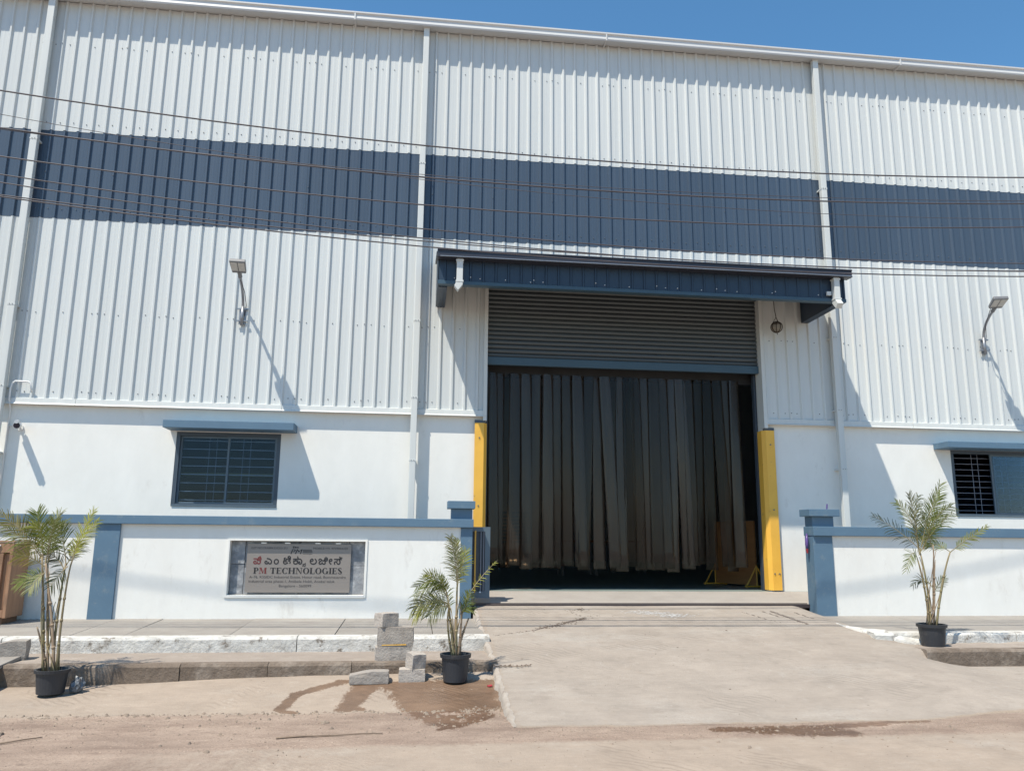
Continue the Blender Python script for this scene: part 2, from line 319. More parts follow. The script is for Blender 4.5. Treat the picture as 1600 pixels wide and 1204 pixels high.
def struct(o, kind='structure'):
    o['kind'] = kind; return o
def copy_tree(o, parent=None):
    c = o.copy(); COL.objects.link(c); c.parent = parent
    for ch in list(o.children): copy_tree(ch, c)
    return c
def part(name, mat, parent, *boxes, bevel=0.0):
    m = MB()
    for b in boxes: m.box(*b)
    return m.build(name, mat, parent, bevel=bevel)
def holes_mesh(m, x0, x1, z0, z1, y0, y1, holes):
    xs = sorted({x0, x1, *[h[0] for h in holes], *[h[1] for h in holes]}); zs = sorted({z0, z1, *[h[2] for h in holes], *[h[3] for h in holes]})
    xs = [x for x in xs if x0 <= x <= x1]; zs = [z for z in zs if z0 <= z <= z1]
    def solid(i, j):
        if i < 0 or j < 0 or i >= len(xs) - 1 or j >= len(zs) - 1: return False
        cx, cz = (xs[i] + xs[i + 1]) / 2, (zs[j] + zs[j + 1]) / 2
        return not any(h[0] < cx < h[1] and h[2] < cz < h[3] for h in holes)
    for i in range(len(xs) - 1):
        for j in range(len(zs) - 1):
            if not solid(i, j): continue
            a, b, c, d = xs[i], xs[i + 1], zs[j], zs[j + 1]
            m.add([(a, y0, c), (b, y0, c), (b, y0, d), (a, y0, d)], [(0, 1, 2, 3)])
            m.add([(a, y1, c), (b, y1, c), (b, y1, d), (a, y1, d)], [(3, 2, 1, 0)])
            if not solid(i - 1, j): m.add([(a, y0, c), (a, y0, d), (a, y1, d), (a, y1, c)], [(0, 1, 2, 3)])
            if not solid(i + 1, j): m.add([(b, y0, c), (b, y1, c), (b, y1, d), (b, y0, d)], [(0, 1, 2, 3)])
            if not solid(i, j - 1): m.add([(a, y0, c), (a, y1, c), (b, y1, c), (b, y0, c)], [(0, 1, 2, 3)])
            if not solid(i, j + 1): m.add([(a, y0, d), (b, y0, d), (b, y1, d), (a, y1, d)], [(0, 1, 2, 3)])
    return m
def sst(a, b, x):
    t = max(0.0, min(1.0, (x - a) / (b - a))); return t * t * (3 - 2 * t)
def nz(x, y, s, seed=0.0): return noise.noise(Vector((x * s, y * s, seed)))

XL, XR = -14.2, 18.2            # extent of the building front
DX0, DX1 = 1.12, 5.70           # door opening
FLOOR = 0.83

# ================================================================== GROUND
ROADZ = 0.08
g = MB(); g.add([(-400, -400, 0.0), (400, -400, 0.0), (400, 400, 0.0), (-400, 400, 0.0)], [(0, 1, 2, 3)])
me = g.mesh('ground', 'road_ground'); ca = me.color_attributes.new('cover', 'FLOAT_COLOR', 'POINT')
for d in ca.data: d.color = (1, 0, 0, 1)
struct(link('ground', me))

def kerb_base(x):
    pts = [(-14, 0.12), (-3.25, 0.148), (-1.46, 0.216), (-0.19, 0.236), (0.95, 0.25)]
    if x <= pts[0][0]: return pts[0][1]
    for (a, b), (c, d) in zip(pts, pts[1:]):
        if x <= c: return b + (d - b) * (x - a) / (c - a)
    return pts[-1][1]
def ramp_bottom(x):
    b = -5.42 if x < 4.4 else min(-4.55, -5.42 + 0.20 * (x - 4.4))
    return b + 0.035 * nz(x, 0, 1.2, 5) + 0.02 * nz(x, 0, 5.0, 6)
def road_z(x, y):
    z = road_top(x, y)
    if x > 1.0: z -= 0.12 * sst(0.06, 0.25, y - ramp_bottom(x))
    return z
def road_top(x, y):
    z = ROADZ
    if x < 1.4:
        z += (kerb_base(min(x, 0.95)) - ROADZ) * max(0.0, min(1.0, (y + 4.72) / 1.05))
    z += 0.006 * nz(x, y, 1.3) + 0.004 * nz(x, y, 5.0, 3) * (1 if y < -4.7 else 0.3)
    if y < -4.6 and (x < 1.0 or y < -5.5):
        z += 0.005 * abs(nz(x, y, 12.0, 8)) + 0.004 * nz(x, y, 22.0, 14)
        if x < 1.0: z += 0.016 * max(0, 0.4 + nz(x, y, 6.0, 15)) * math.exp(-((y + 4.78 - 0.05 * nz(x, 0, 1.5, 41)) / 0.05) ** 2)
    return z
def seg_d(px, py, a, b):
    ax, ay = a; bx, by = b; t = max(0, min(1, ((px - ax) * (bx - ax) + (py - ay) * (by - ay)) / max(1e-9, (bx - ax) ** 2 + (by - ay) ** 2)))
    return math.hypot(px - ax - t * (bx - ax), (py - ay - t * (by - ay)))
def blob(px, py, strokes):
    """1 inside, falling to 0 outside thick strokes (x0,y0,x1,y1,r)"""
    v = 0.0
    for x0, y0, x1, y1, r in strokes:
        d = seg_d(px, py, (x0, y0), (x1, y1)); v = max(v, 1 - max(0.0, min(1.0, (d - r * 0.2) / (r * 1.6))))
    return v
WET = [(-0.05, -4.05, 0.88, -4.05, 0.16), (0.05, -4.30, 0.84, -4.30, 0.20), (0.12, -4.55, 0.80, -4.55, 0.18), (0.10, -4.70, 0.70, -4.75, 0.12),
       (0.02, -4.1, 0.08, -4.6, 0.10), (0.22, -4.85, 0.42, -5.25, 0.16), (0.40, -5.02, 0.74, -4.9, 0.10), (0.34, -5.42, 0.70, -5.12, 0.05), (0.62, -5.12, 0.76, -4.95, 0.09),
       (-0.42, -4.00, -0.15, -3.98, 0.08), (-0.40, -4.05, -0.50, -4.65, 0.09), (-0.30, -4.1, -0.42, -4.55, 0.07), (-0.62, -3.92, -0.98, -4.22, 0.07), (-0.98, -4.22, -1.06, -4.62, 0.06),
       (-0.62, -3.86, -0.40, -3.9, 0.05), (-1.02, -4.68, -0.92, -4.72, 0.05), (-0.45, -4.62, -0.35, -4.66, 0.05)]
PUD = [(2.60, -5.62, 3.30, -5.62, 0.09), (2.95, -5.66, 3.55, -5.62, 0.15), (3.2, -5.70, 3.62, -5.76, 0.15), (3.5, -5.56, 4.1, -5.50, 0.08), (4.1, -5.48, 4.55, -5.44, 0.05)]
def axis(lo, hi, a, b, step, far):
    v = []; x = lo
    while x < hi - 1e-6:
        v.append(x); x += step if a <= x < b else far
    return v + [hi]
def grid_mesh(name, xs, ys, zf, cf, mat, xyf=None):
    vs = []; cols = []
    for y in ys:
        for x in xs:
            X, Y = xyf(x, y) if xyf else (x, y)
            vs.append((X, Y, zf(X, Y))); cols.append(cf(X, Y))
    w = len(xs); fs = [(j * w + i, j * w + i + 1, (j + 1) * w + i + 1, (j + 1) * w + i) for j in range(len(ys) - 1) for i in range(w - 1)]
    m = bpy.data.meshes.new(name); m.from_pydata(vs, [], fs); m.materials.append(MATS[mat])
    ca = m.color_attributes.new('cover', 'FLOAT_COLOR', 'POINT')
    ca.data.foreach_set('color', [c for col in cols for c in (*col, 1.0)])
    m.polygons.foreach_set('use_smooth', [True] * len(fs))
    return link(name, m)
def road_cover(x, y):
    dirt = sst(-4.62, -4.95, y) if x < 1.0 else 1.0
    dirt = dirt * (1.0 - 0.75 * sst(-5.55, -6.1, y) * (0.5 + 0.5 * sst(-4, 2, x)))
    wet = blob(x, y, WET) if -1.4 < x < 1.2 and y > -5.8 else (blob(x, y, PUD) if 2.2 < x < 4.9 and y > -6 else 0)
    return (dirt, wet, 0.0)
xs = axis(-60, 60, -5.5, 8.0, 0.04, 2.0); ys = axis(-60, -3.60, -6.8, 0, 0.035, 2.0)
struct(grid_mesh('road', xs, ys, road_z, road_cover, 'road_ground'))

# ramp up to the gate, with its fillets at both sides
def ramp_z0(y): return FLOOR + 0.139 * y
def ramp_z(x, y):
    z = max(ramp_z0(y), 0.093)
    if x > 5.45:
        swz = 0.548 + 0.037 * (y + 1.2)
        pts = [(-5.6, 0.09), (-3.30, 0.195), (-3.24, 0.355), (-2.80, 0.36), (-2.66, swz)]
        if y > -2.66: tgt = swz
        elif y < -5.6: tgt = 0.09
        else:
            for (a, b), (c, d) in zip(pts, pts[1:]):
                if a <= y <= c: tgt = b + (d - b) * (y - a) / (c - a)
        hi = 6.02 if y > -2.66 else 6.6
        t = sst(5.50, hi, x); z = z * (1 - t) + tgt * t
    z += 0.004 * nz(x, y, 1.1, 7) + 0.002 * nz(x, y, 6, 9)
    e = sst(0.0, 0.30, y - ramp_bottom(x)); zr = road_top(x, y) + 0.001
    return zr + (z - zr) * e
RTOP = -0.98
def ramp_xy(u, v):
    x = u; b = ramp_bottom(x); y = b + (RTOP - b) * v
    if u < 1.15:
        e = 1 - (u - 0.93) / 0.22
        x = u + e * (0.028 * nz(y, 0, 2.2, 11) + 0.022 * nz(y, 0, 8, 12) + 0.03 * sst(-2.2, -3.5, y))
    return x, y
CRACKS = [(5.05, -1.35, 5.22, -2.05, 0.05), (4.92, -1.35, 5.02, -1.65, 0.035), (5.35, -1.4, 5.45, -1.75, 0.035), (4.62, -1.38, 4.78, -1.80, 0.03), (4.78, -1.8, 4.92, -2.0, 0.02),
          (2.02, -1.95, 2.32, -1.72, 0.05), (1.62, -2.25, 2.0, -2.0, 0.04), (1.05, -2.55, 1.6, -2.3, 0.018), (2.32, -1.65, 2.2, -1.4, 0.03)]
SPOTS = [(2.6, -3.1, 2.7, -3.15, 0.06), (3.4, -2.7, 3.42, -2.75, 0.05), (4.1, -3.6, 4.2, -3.62, 0.08), (1.9, -4.2, 1.95, -4.2, 0.05), (3.0, -4.4, 3.1, -4.45, 0.05), (4.8, -2.6, 4.85, -2.7, 0.05), (5.0, -4.2, 5.1, -4.2, 0.07)]
def ramp_cover(x, y):
    c = 0.0
    if y > -2.8:
        c = 0.75 * blob(x, y, CRACKS)
    e = y - ramp_bottom(x)
    dirt = 0.55 * (1 - sst(0.02, 0.16, e)) + 0.25 * sst(4.6, 6.5, x)
    dirt = max(dirt, 0.5 * (1 - sst(0.93, 1.25, x)))
    for xo, cv in ((2.15, 0.05), (3.75, 0.05), (2.75, -0.10), (4.35, -0.10)):
        d = abs(x - (xo + cv * (y + 1.0) ** 2 * 0.55)); dirt = max(dirt, 0.40 * (1 - sst(0.04, 0.17, d)))
    c = max(c, 0.42 * blob(x, y, SPOTS))
    return (dirt, 0.0, c)
us = axis(0.93, 16, 0, 7.2, 0.04, 1.0); vs_ = [i / 120 for i in range(121)]
ramp = struct(grid_mesh('ramp', us, vs_, ramp_z, ramp_cover, 'ramp_concrete', ramp_xy))
# vertical side of the ramp above the lower kerb
sk = MB(); NS = 140; prev = None
for i in range(NS + 1):
    x0, y0 = ramp_xy(0.93, i / NS); z0 = ramp_z(x0, y0)
    k = 0.035 + 0.03 * nz(y0, 0, 4, 21) + 0.02 * nz(y0, 0, 13, 22); h = 0.025 + 0.012 * nz(y0, 0, 9, 23)
    ring = [(x0 + 0.012 + 0.02 * nz(y0, 0, 11, 24), y0, z0 + 0.003), (x0 - k * 0.4, y0, z0 + 0.004), (x0 - k, y0, z0 - h), (x0 - k - 0.02, y0, min(z0 - h - 0.01, 0.0))]
    if prev:
        o_ = len(sk.v); sk.v += prev + ring
        for q in range(3): sk.f.append((o_ + q, o_ + q + 1, o_ + 5 + q, o_ + 4 + q)); sk.mi.append(0)
    prev = ring
sk.build('edge_mortar', 'edge_cement', ramp, smooth=True)
# forecourt behind the yard walls
m = MB(); n_ = 12
for i in range(n_):
    y0, y1 = -1.0 + 1.03 * i / n_, -1.0 + 1.03 * (i + 1) / n_
    z = lambda y: FLOOR + 0.125 * min(y, 0) - 0.004
    m.add([(XL, y0, z(y0)), (XR, y0, z(y0)), (XR, y1, z(y1)), (XL, y1, z(y1))], [(0, 1, 2, 3)])
fc = struct(m.build('forecourt', 'forecourt_concrete'))

# left pavement: sloped slabs, limewashed upper kerb, dusty ledge, lower kerb blocks
pav = struct(link('pavement_left', None))
def slab(name, x0, x1, ya, yb, za, zb, th, mat, parent, gap=0.004):
    m = MB(); x0 += gap; x1 -= gap
    m.add([(x0, ya, za), (x1, ya, za), (x1, yb, zb), (x0, yb, zb), (x0, ya, za - th), (x1, ya, za - th), (x1, yb, zb - th), (x0, yb, zb - th)],
          [(0, 1, 2, 3), (7, 6, 5, 4), (0, 4, 5, 1), (2, 6, 7, 3), (1, 5, 6, 2), (0, 3, 7, 4)])
    return m.build(name, mat, parent, bevel=0.005)
jl = [-14.0, -11.6, -9.2, -7.0, -5.9, -4.85, -3.70, -3.12, -1.97, -0.80, 0.32, 0.93]
for i in range(len(jl) - 1):
    slab('slab', jl[i], jl[i + 1], -2.68, -1.19, 0.502 + random.uniform(-.003, .003), 0.545 + random.uniform(-.003, .003), 0.1, 'pavement_concrete', pav)
def rough_bar(name, x0, x1, y0, y1, z0, z1, mat, parent, amp=0.012, step=0.06, seed=0):
    """long cast bar with a wavering front top edge"""
    m = MB(); n_ = max(2, int((x1 - x0) / step)); prev = None
    for i in range(n_ + 1):
        x = x0 + (x1 - x0) * i / n_
        j = amp * nz(x, seed, 3.0, 31) + amp * 0.7 * nz(x, seed, 11.0, 32); k = amp * nz(x, seed, 4.0, 33)
        ring = [(x, y1, z0), (x, y0 + k * 0.6, z0), (x, y0 + k, z1 - 0.03), (x, y0 + 0.018 + j, z1 - 0.004 + k * 0.3), (x, y1, z1 + 0.003)]
        if prev:
            o = len(m.v); m.v += prev + ring
            for q in range(5): m.f.append((o + q, o + (q + 1) % 5, o + 5 + (q + 1) % 5, o + 5 + q)); m.mi.append(0)
        else: m.add(ring, [(4, 3, 2, 1, 0)])
        prev = ring
    m.add(prev, [(0, 1, 2, 3, 4)])
    return m.build(name, mat, parent)
uk = struct(link('kerb_upper_left', None))
for a, b in ((-14, -8.0), (-7.99, -4.3), (-4.29, -1.2), (-1.19, 0.97)):
    rough_bar('kerb_stone', a, b, -2.83, -2.672, 0.2, 0.505, 'kerb_limewash', uk, 0.014, seed=a)
m = MB(); m.box(-14, 0.96, -3.64, -2.80, 0.1, 0.342); struct(m.build('ledge_left', 'ledge_dust'))
lk = struct(link('kerb_lower_left', None))
kx = [-14, -11, -8.2, -6.0, -4.6, -3.4, -2.2, -1.35, -0.52, 0.22, 0.98]
for a, b in zip(kx, kx[1:]):
    rough_bar('kerb_stone', a + 0.003, b - 0.003, -3.685 + random.uniform(-.008, .008), -3.58, 0.0, 0.349, 'kerb_concrete', lk, 0.016, seed=a)
# right pavement
pr = struct(link('pavement_right', None))
jr = [5.78, 6.9, 8.1, 9.3, 10.5, 12.5, 15.0, 18.0]
for i in range(len(jr) - 1):
    slab('slab', jr[i], jr[i + 1], -2.62, -1.19, 0.508, 0.567, 0.2, 'pavement_concrete', pr)
uk2 = struct(link('kerb_upper_right', None))
for a, b in ((5.72, 7.6), (7.61, 10.5), (10.51, 18)):
    rough_bar('kerb_stone', a, b, -2.77, -2.60, 0.2, 0.512, 'kerb_limewash', uk2, 0.016, seed=a)
m = MB(); m.box(6.05, 18, -3.28, -2.75, 0.1, 0.382); struct(m.build('ledge_right', 'ledge_dust'))
lk2 = struct(link('kerb_lower_right', None))
for a, b in ((6.02, 7.3), (7.303, 8.6), (8.603, 10), (10.003, 18)):
    rough_bar('kerb_stone', a, b, -3.33, -3.22, 0.0, 0.388, 'kerb_concrete', lk2, 0.014, seed=a)
# limewashed mortar roll where the ramp meets the right pavement
m = MB(); P = [(5.64, -1.75), (5.68, -2.15), (5.76, -2.45), (5.92, -2.66), (6.12, -2.76), (6.30, -2.78)]
path = []
for i in range(25):
    v = Vector((0, 0)); t_ = i / 24 * (len(P) - 1); k = min(int(t_), len(P) - 2); f = t_ - k
    x = P[k][0] + (P[k + 1][0] - P[k][0]) * f; y = P[k][1] + (P[k + 1][1] - P[k][1]) * f
    path.append((x, y, max(ramp_z(x, y), 0.36) - 0.035 + 0.006 * nz(x, y, 7)))
m.tube(path, [0.03 + 0.055 * sst(0, 12, i) + 0.008 * nz(i, 0, 0.7) for i in range(25)], 10)
m.build('mortar_roll', 'kerb_limewash', pr, smooth=True)

# ================================================================== BUILDING
B = thing('warehouse', 'large white and navy corrugated warehouse with tall shuttered doorway and front canopy', 'building', (0, 0, FLOOR))
# --- masonry base wall with window and door openings
WIN1 = (-3.53, -2.00, 2.03, 3.14); WIN2 = (8.985, 10.55, 2.04, 3.14)
for wa, wb, wh in ((XL, DX0, WIN1), (DX1, XR, WIN2)):
    holes_mesh(MB(), wa, wb, 0.3, 3.53, 0.045, 0.26, [wh]).build('masonry_wall', 'plaster', B, recalc=False)
# --- interior shell
part('floor', 'interior_floor', B, (XL, XR, 0.03, 16, 0.3, FLOOR - 0.002))
part('rear_wall', 'interior', B, (XL, XR, 16, 16.1, 0.3, 10.4))
for x in (XL, XR): part('side_wall', 'interior', B, (x - 0.05, x + 0.05, 0.03, 16, 0.3, 10.3))
for xa, xb, ya, yb_ in ((XL - 0.1, XR + 0.1, -0.05, 9.0), (XL - 0.1, XR + 0.1, 13.0, 16.1), (XL - 0.1, -9.5, 9.0, 13.0), (-8.0, -6.0, 9.0, 13.0), (-4.0, XR + 0.1, 9.0, 13.0)):  # gaps between the pieces are unseen openings added to light the hall
    rz = lambda y: 10.24 + 0.0161 * (y + 0.05)
    m = MB(); m.prism([(ya, rz(ya)), (yb_, rz(yb_)), (yb_, rz(yb_) + 0.05), (ya, rz(ya) + 0.05)], 'x', xa, xb); m.build('roof', 'white_sheet', B)
part('lintel', 'interior', B, (DX0 - 0.3, DX1 + 0.3, 0.30, 0.42, 4.9, 6.6))
part('inner_lining', 'interior', B, (XL, DX0 - 0.25, 0.24, 0.28, 3.45, 10.2), (DX1 + 0.25, XR, 0.24, 0.28, 3.45, 10.2), (DX0 - 0.25, DX1 + 0.25, 0.24, 0.28, 5.6, 10.2))
# window rooms kept apart from the hall
for w in (WIN1, WIN2):
    part('room_partition', 'room_dark', B, (w[0] - 0.8, w[1] + 0.8, 2.2, 2.25, FLOOR, 3.6), (w[0] - 0.85, w[0] - 0.8, 0.28, 2.2, FLOOR, 3.6), (w[1] + 0.8, w[1] + 0.85, 0.28, 2.2, FLOOR, 3.6), (w[0] - 0.8, w[1] + 0.8, 0.28, 2.2, 3.56, 3.6))

# --- corrugated cladding, one object per sheet
PH = 0.176; PITCH = 0.2; RH = 0.031
def profile(a, b):
    """(x, out) points of the ribbed sheet between a and b"""
    pts = []
    k0 = math.floor((a - PH) / PITCH) - 1; k1 = math.ceil((b - PH) / PITCH) + 1
    for k in range(k0, k1 + 1):
        c = PH + k * PITCH
        pts += [(c - 0.034, 0), (c - 0.013, RH), (c + 0.012, RH), (c + 0.028, 0), (c + 0.086, 0), (c + 0.092, 0.0009), (c + 0.108, 0.0009), (c + 0.114, 0)]
    out = []
    for (x0, h0), (x1, h1) in zip(pts, pts[1:]):
        if x1 <= a or x0 >= b: continue
        if not out:
            t = (a - x0) / (x1 - x0) if x0 < a else 0; out.append((max(a, x0), h0 + (h1 - h0) * t))
        if x1 >= b:
            t = (b - x0) / (x1 - x0); out.append((b, h0 + (h1 - h0) * t)); break
        out.append((x1, h1))
    return out
def sheet_mesh(a, b, z0, z1, yoff, mat, org):
    pr_ = profile(a, b); m = MB(); n_ = len(pr_)
    vs = [(x, yoff - h, z) for z in (z0, z1) for x, h in pr_]
    m.add(vs, [(i, i + 1, n_ + i + 1, n_ + i) for i in range(n_ - 1)])
    return m.mesh('cladding_sheet', mat, org, recalc=False)
ZB0, ZB1, ZE = 6.40, 7.86, 10.13
LOW0 = 3.52
courses = [(LOW0, ZB0 + 0.05, 0.0, 'white_sheet'), (ZB0, ZB1 + 0.05, -0.004, 'navy_sheet'), (ZB1, ZE, -0.008, 'white_sheet')]
bl = world_loc(B)
for ci, (z0, z1, yo, mt) in enumerate(courses):
    base = None
    for k in range(-15, 19):
        a, b = PH + k - 0.03, PH + k + 1 - 0.03
        a, b = max(a, XL), min(b, XR)
        if b - a < 0.05: continue
        spans = [(a, b, z0)]
        if ci == 0:
            spans = []
            if a < DX0: spans.append((a, min(b, DX0), z0))
            if b > DX1: spans.append((max(a, DX1), b, z0))
            if b > DX0 and a < DX1: spans.append((max(a, DX0), min(b, DX1), 5.78))
        for (sa, sb, sz) in spans:
            if (sa, sb, sz) == (a, b, z0) and abs(b - a - 1) < 1e-6:
                if base is None:
                    base = sheet_mesh(a, b, z0, z1, yo - 0.0005 * (k % 2), mt, bl + Vector((a, 0, 0)))
                o = link('cladding_sheet', base, B); o.location = (a, -0.0008 * (k % 2), 0)
            else:
                o = link('cladding_sheet', sheet_mesh(sa, sb, sz, z1, yo, mt, bl), B)
# flashings: drip at the foot, door jamb trims
for a, b in ((XL, -4.99), (-4.985, -2.01), (-2.005, DX0 - 0.002), (DX1 + 0.002, 8.3), (8.305, 11.4), (11.405, XR)):
    m = MB(); m.prism([(0.04, 3.60), (-0.036, 3.575), (-0.042, 3.505), (-0.056, 3.485), (-0.052, 3.478), (-0.034, 3.50), (0.04, 3.51)], 'x', a, b)
    m.build('drip_flashing', 'white_metal', B)
part('jamb_trim', 'white_metal', B, (DX0 - 0.045, DX0 + 0.012, -0.048, 0.20, 3.42, 5.6))
part('jamb_trim', 'white_metal', B, (DX1 - 0.012, DX1 + 0.05, -0.05, 0.20, 3.42, 5.6))
# --- screws
m = MB()
def screw(x, z, y, r=0.0095):
    n_ = 6; vs = [(x + r * math.cos(k * 1.0472), y, z + r * math.sin(k * 1.0472)) for k in range(n_)] + [(x + r * .7 * math.cos(k * 1.0472), y - 0.008, z + r * .7 * math.sin(k * 1.0472)) for k in range(n_)]
    m.add(vs, [(i, (i + 1) % n_, n_ + (i + 1) % n_, n_ + i) for i in range(n_)] + [tuple(range(n_, 2 * n_))])
for k in range(-32, 56):
    cx = PH + 0.1 + k * PITCH
    lap = (k % 5 == 4 or k % 5 == 0)
    for z, yo, every in ((9.37, -0.0095, 2), (8.0, -0.0095, 1), (6.56, -0.0055, 1), (4.9, -0.001, 2), (3.68, -0.001, 2)):
        if z < 5 and DX0 - 0.05 < cx < DX1 + 0.05: continue
        if every == 2 and k % 2 and not lap: continue
        screw(cx + random.uniform(-.012, .012), z + random.uniform(-.014, .014), yo)
    if k % 5 == 0:
        for z in (9.37, 7.15, 4.9, 3.68):
            if z < 5 and DX0 - 0.15 < cx - 0.1 < DX1 + 0.05: continue
            screw(cx - 0.1, z, -RH - (0.009 if z > 7.9 else 0.005 if z > 6.4 else 0.001))
struct(m.build('screws', 'screw_zinc', B, recalc=False), 'stuff')
# --- eaves gutter in lengths
gx = [XL - 0.1, -9.0, -4.6, -1.2, 3.1, 7.0, 8.55, 13, XR + 0.1]
for a, b in zip(gx, gx[1:]):
    m = MB()
    m.prism([(-0.004, 10.14), (-0.20, 10.105), (-0.225, 10.10), (-0.235, 10.125), (-0.225, 10.13), (-0.215, 10.21), (-0.24, 10.225), (-0.24, 10.25), (-0.215, 10.25), (-0.004, 10.28)], 'x', a + 0.001, b - 0.001)
    m.build('gutter', 'gutter_white', B)
for x in (-1.2, 3.1, 8.55): part('gutter_joint', 'gutter_white', B, (x - 0.012, x + 0.012, -0.238, -0.003, 10.098, 10.252))
# --- downpipes with clips
for px, wv in ((-11.9, 0.1), (-6.0, 0.105), (0.0, 0.095), (6.95, 0.10), (12.9, 0.1)):
    dp = part('downpipe', 'white_metal', B, (px - wv / 2, px + wv / 2, -0.165, -0.075, 0.86, 10.115), bevel=0.008)
    for z in (7.62, 4.95, 3.72, 2.75):
        part('clip', 'white_metal', dp, (px - wv / 2 - 0.004, px + wv / 2 + 0.004, -0.1675, 0.045, z, z + 0.028))
        s_ = MB()
        for dx in (-0.02, 0.02): s_.tube([(px + dx, -0.166, z + 0.014), (px + dx, -0.174, z + 0.014)], 0.006, 6)
        s_.build('rivet', 'screw_zinc', dp)
# --- canopy over the door
CX0, CX1, CY, CZB, CZT = 0.29, 6.58, -1.20, 5.235, 5.62
cn = link('canopy', None, B); cn.location = Vector((3.5, -0.6, CZB)) - bl
fx = CX0 + 0.02; first = True
def fascia(a, b):
    m = MB(); pts = []; c = CX0 + 0.1
    while c < b + 0.2:
        if c > a - 0.2:
            pts += [(c - 0.022, 0), (c - 0.010, 0.016), (c + 0.010, 0.016), (c + 0.022, 0)]
        c += 0.187
    cl = [(a, 0)] + [p for p in pts if a < p[0] < b] + [(b, 0)]
    n_ = len(cl); m.add([(x, CY - h, z) for z in (CZB + 0.05, CZT) for x, h in cl], [(i, i + 1, n_ + i + 1, n_ + i) for i in range(n_ - 1)])
    return m
for k in range(7):
    a = CX0 + 0.003 + k * 0.935; b = min(a + 0.935, CX1 - 0.003)
    if b - a > 0.05: fascia(a, b).build('fascia_sheet', 'canopy_navy', cn, recalc=False)
part('fascia_back', 'canopy_navy', cn, (CX0 + 0.004, CX1 - 0.004, CY + 0.012, CY + 0.10, CZB + 0.006, CZT))
m = MB(); m.prism([(CY + 0.10, CZB + 0.004), (CY - 0.026, CZB), (CY - 0.026, CZB + 0.05), (CY - 0.003, CZB + 0.062), (CY - 0.003, CZB + 0.012), (CY + 0.10, CZB + 0.012)], 'x', CX0, CX1); m.build('bottom_trim', 'shutter_bar', cn)
for x0, x1 in ((CX0 - 0.004, CX0 + 0.012), (CX1 - 0.012, CX1 + 0.004)):
    m = MB(); m.prism([(CY, CZB), (-0.03, CZB), (-0.03, 5.98), (CY, 5.70)], 'x', x0, x1); m.build('side_panel', 'canopy_navy', cn)
    s_ = 1 if x0 < 3 else -1; e = x0 + 0.006
    a_, b_ = (x1, x1 + 0.13) if s_ > 0 else (x0 - 0.13, x0)
    m = MB()
    for q in range(3): m.box(a_ + (0.13 / 3) * q + 0.004, a_ + (0.13 / 3) * (q + 1) - 0.004, CY + 0.105, -0.035, CZB - 0.010, CZB + 0.006)
    m.box(a_, b_, CY + 0.105, -0.035, CZB + 0.002, CZB + 0.02)
    m.build('side_soffit', 'canopy_navy', cn)
    part('inner_panel', 'white_sheet' if s_ > 0 else 'canopy_navy', cn, ((b_ - 0.012, b_, CY + 0.105, -0.036, CZB + 0.02, 5.62) if s_ > 0 else (a_, a_ + 0.012, CY + 0.105, -0.036, CZB + 0.02, 5.62)))
m = MB(); m.prism([(CY - 0.02, 5.69), (-0.034, 5.95), (-0.034, 5.99), (CY - 0.02, 5.73)], 'x', CX0 - 0.03, CX1 + 0.09); m.build('roof_sheet', 'gutter_dark', cn)
m = MB(); m.prism([(CY - 0.004, 5.60), (CY - 0.155, 5.595), (CY - 0.17, 5.60), (CY - 0.17, 5.615), (CY - 0.158, 5.62), (CY - 0.158, 5.695), (CY - 0.175, 5.70), (CY - 0.175, 5.715), (CY - 0.004, 5.715)], 'x', CX0 - 0.02, CX1 + 0.045); gt = m.build('gutter', 'gutter_dark', cn)
part('bead', 'galvanised', gt, (CX0 + 0.02, CX1 + 0.04, CY - 0.182, CY - 0.169, 5.602, 5.612))
for px, side in ((0.60, -1), (6.39, 1)):
    dp = part('spout', 'white_metal', cn, (px - 0.045, px + 0.045, CY - 0.125, CY - 0.03, 5.245, 5.597), bevel=0.006)
    for zc in (5.56, 5.245): part('collar', 'white_metal', dp, (px - 0.055, px + 0.055, CY - 0.132, CY - 0.024, zc, zc + 0.024))
    m = MB()
    if side < 0: m.prism([(px - 0.045, 5.245), (px + 0.045, 5.245), (px + 0.045, 5.20), (px - 0.02, 5.115), (px - 0.075, 5.185)], 'y', CY - 0.128, CY - 0.028)
    else: m.prism([(CY - 0.125, 5.245), (CY - 0.03, 5.245), (CY - 0.03, 5.20), (CY - 0.12, 5.10), (CY - 0.19, 5.165)], 'x', px - 0.047, px + 0.047)
    m.build('elbow', 'white_metal', dp, bevel=0.005)
part('connector', 'white_metal', cn, (6.26, 6.33, CY - 0.05, CY - 0.018, 5.33, 5.39))
m = MB()
for k in range(34):
    if random.random() < 0.55: screw(CX0 + 0.2 + k * 0.187 + 0.04, CZB + 0.10 + random.uniform(-.01, .01), CY - 0.002, 0.009)
    if k % 5 == 2: screw(CX0 + 0.1 + k * 0.187, CZB + 0.12, CY - 0.017, 0.009)
struct(m.build('canopy_screws', 'white_plastic', cn, recalc=False), 'stuff')

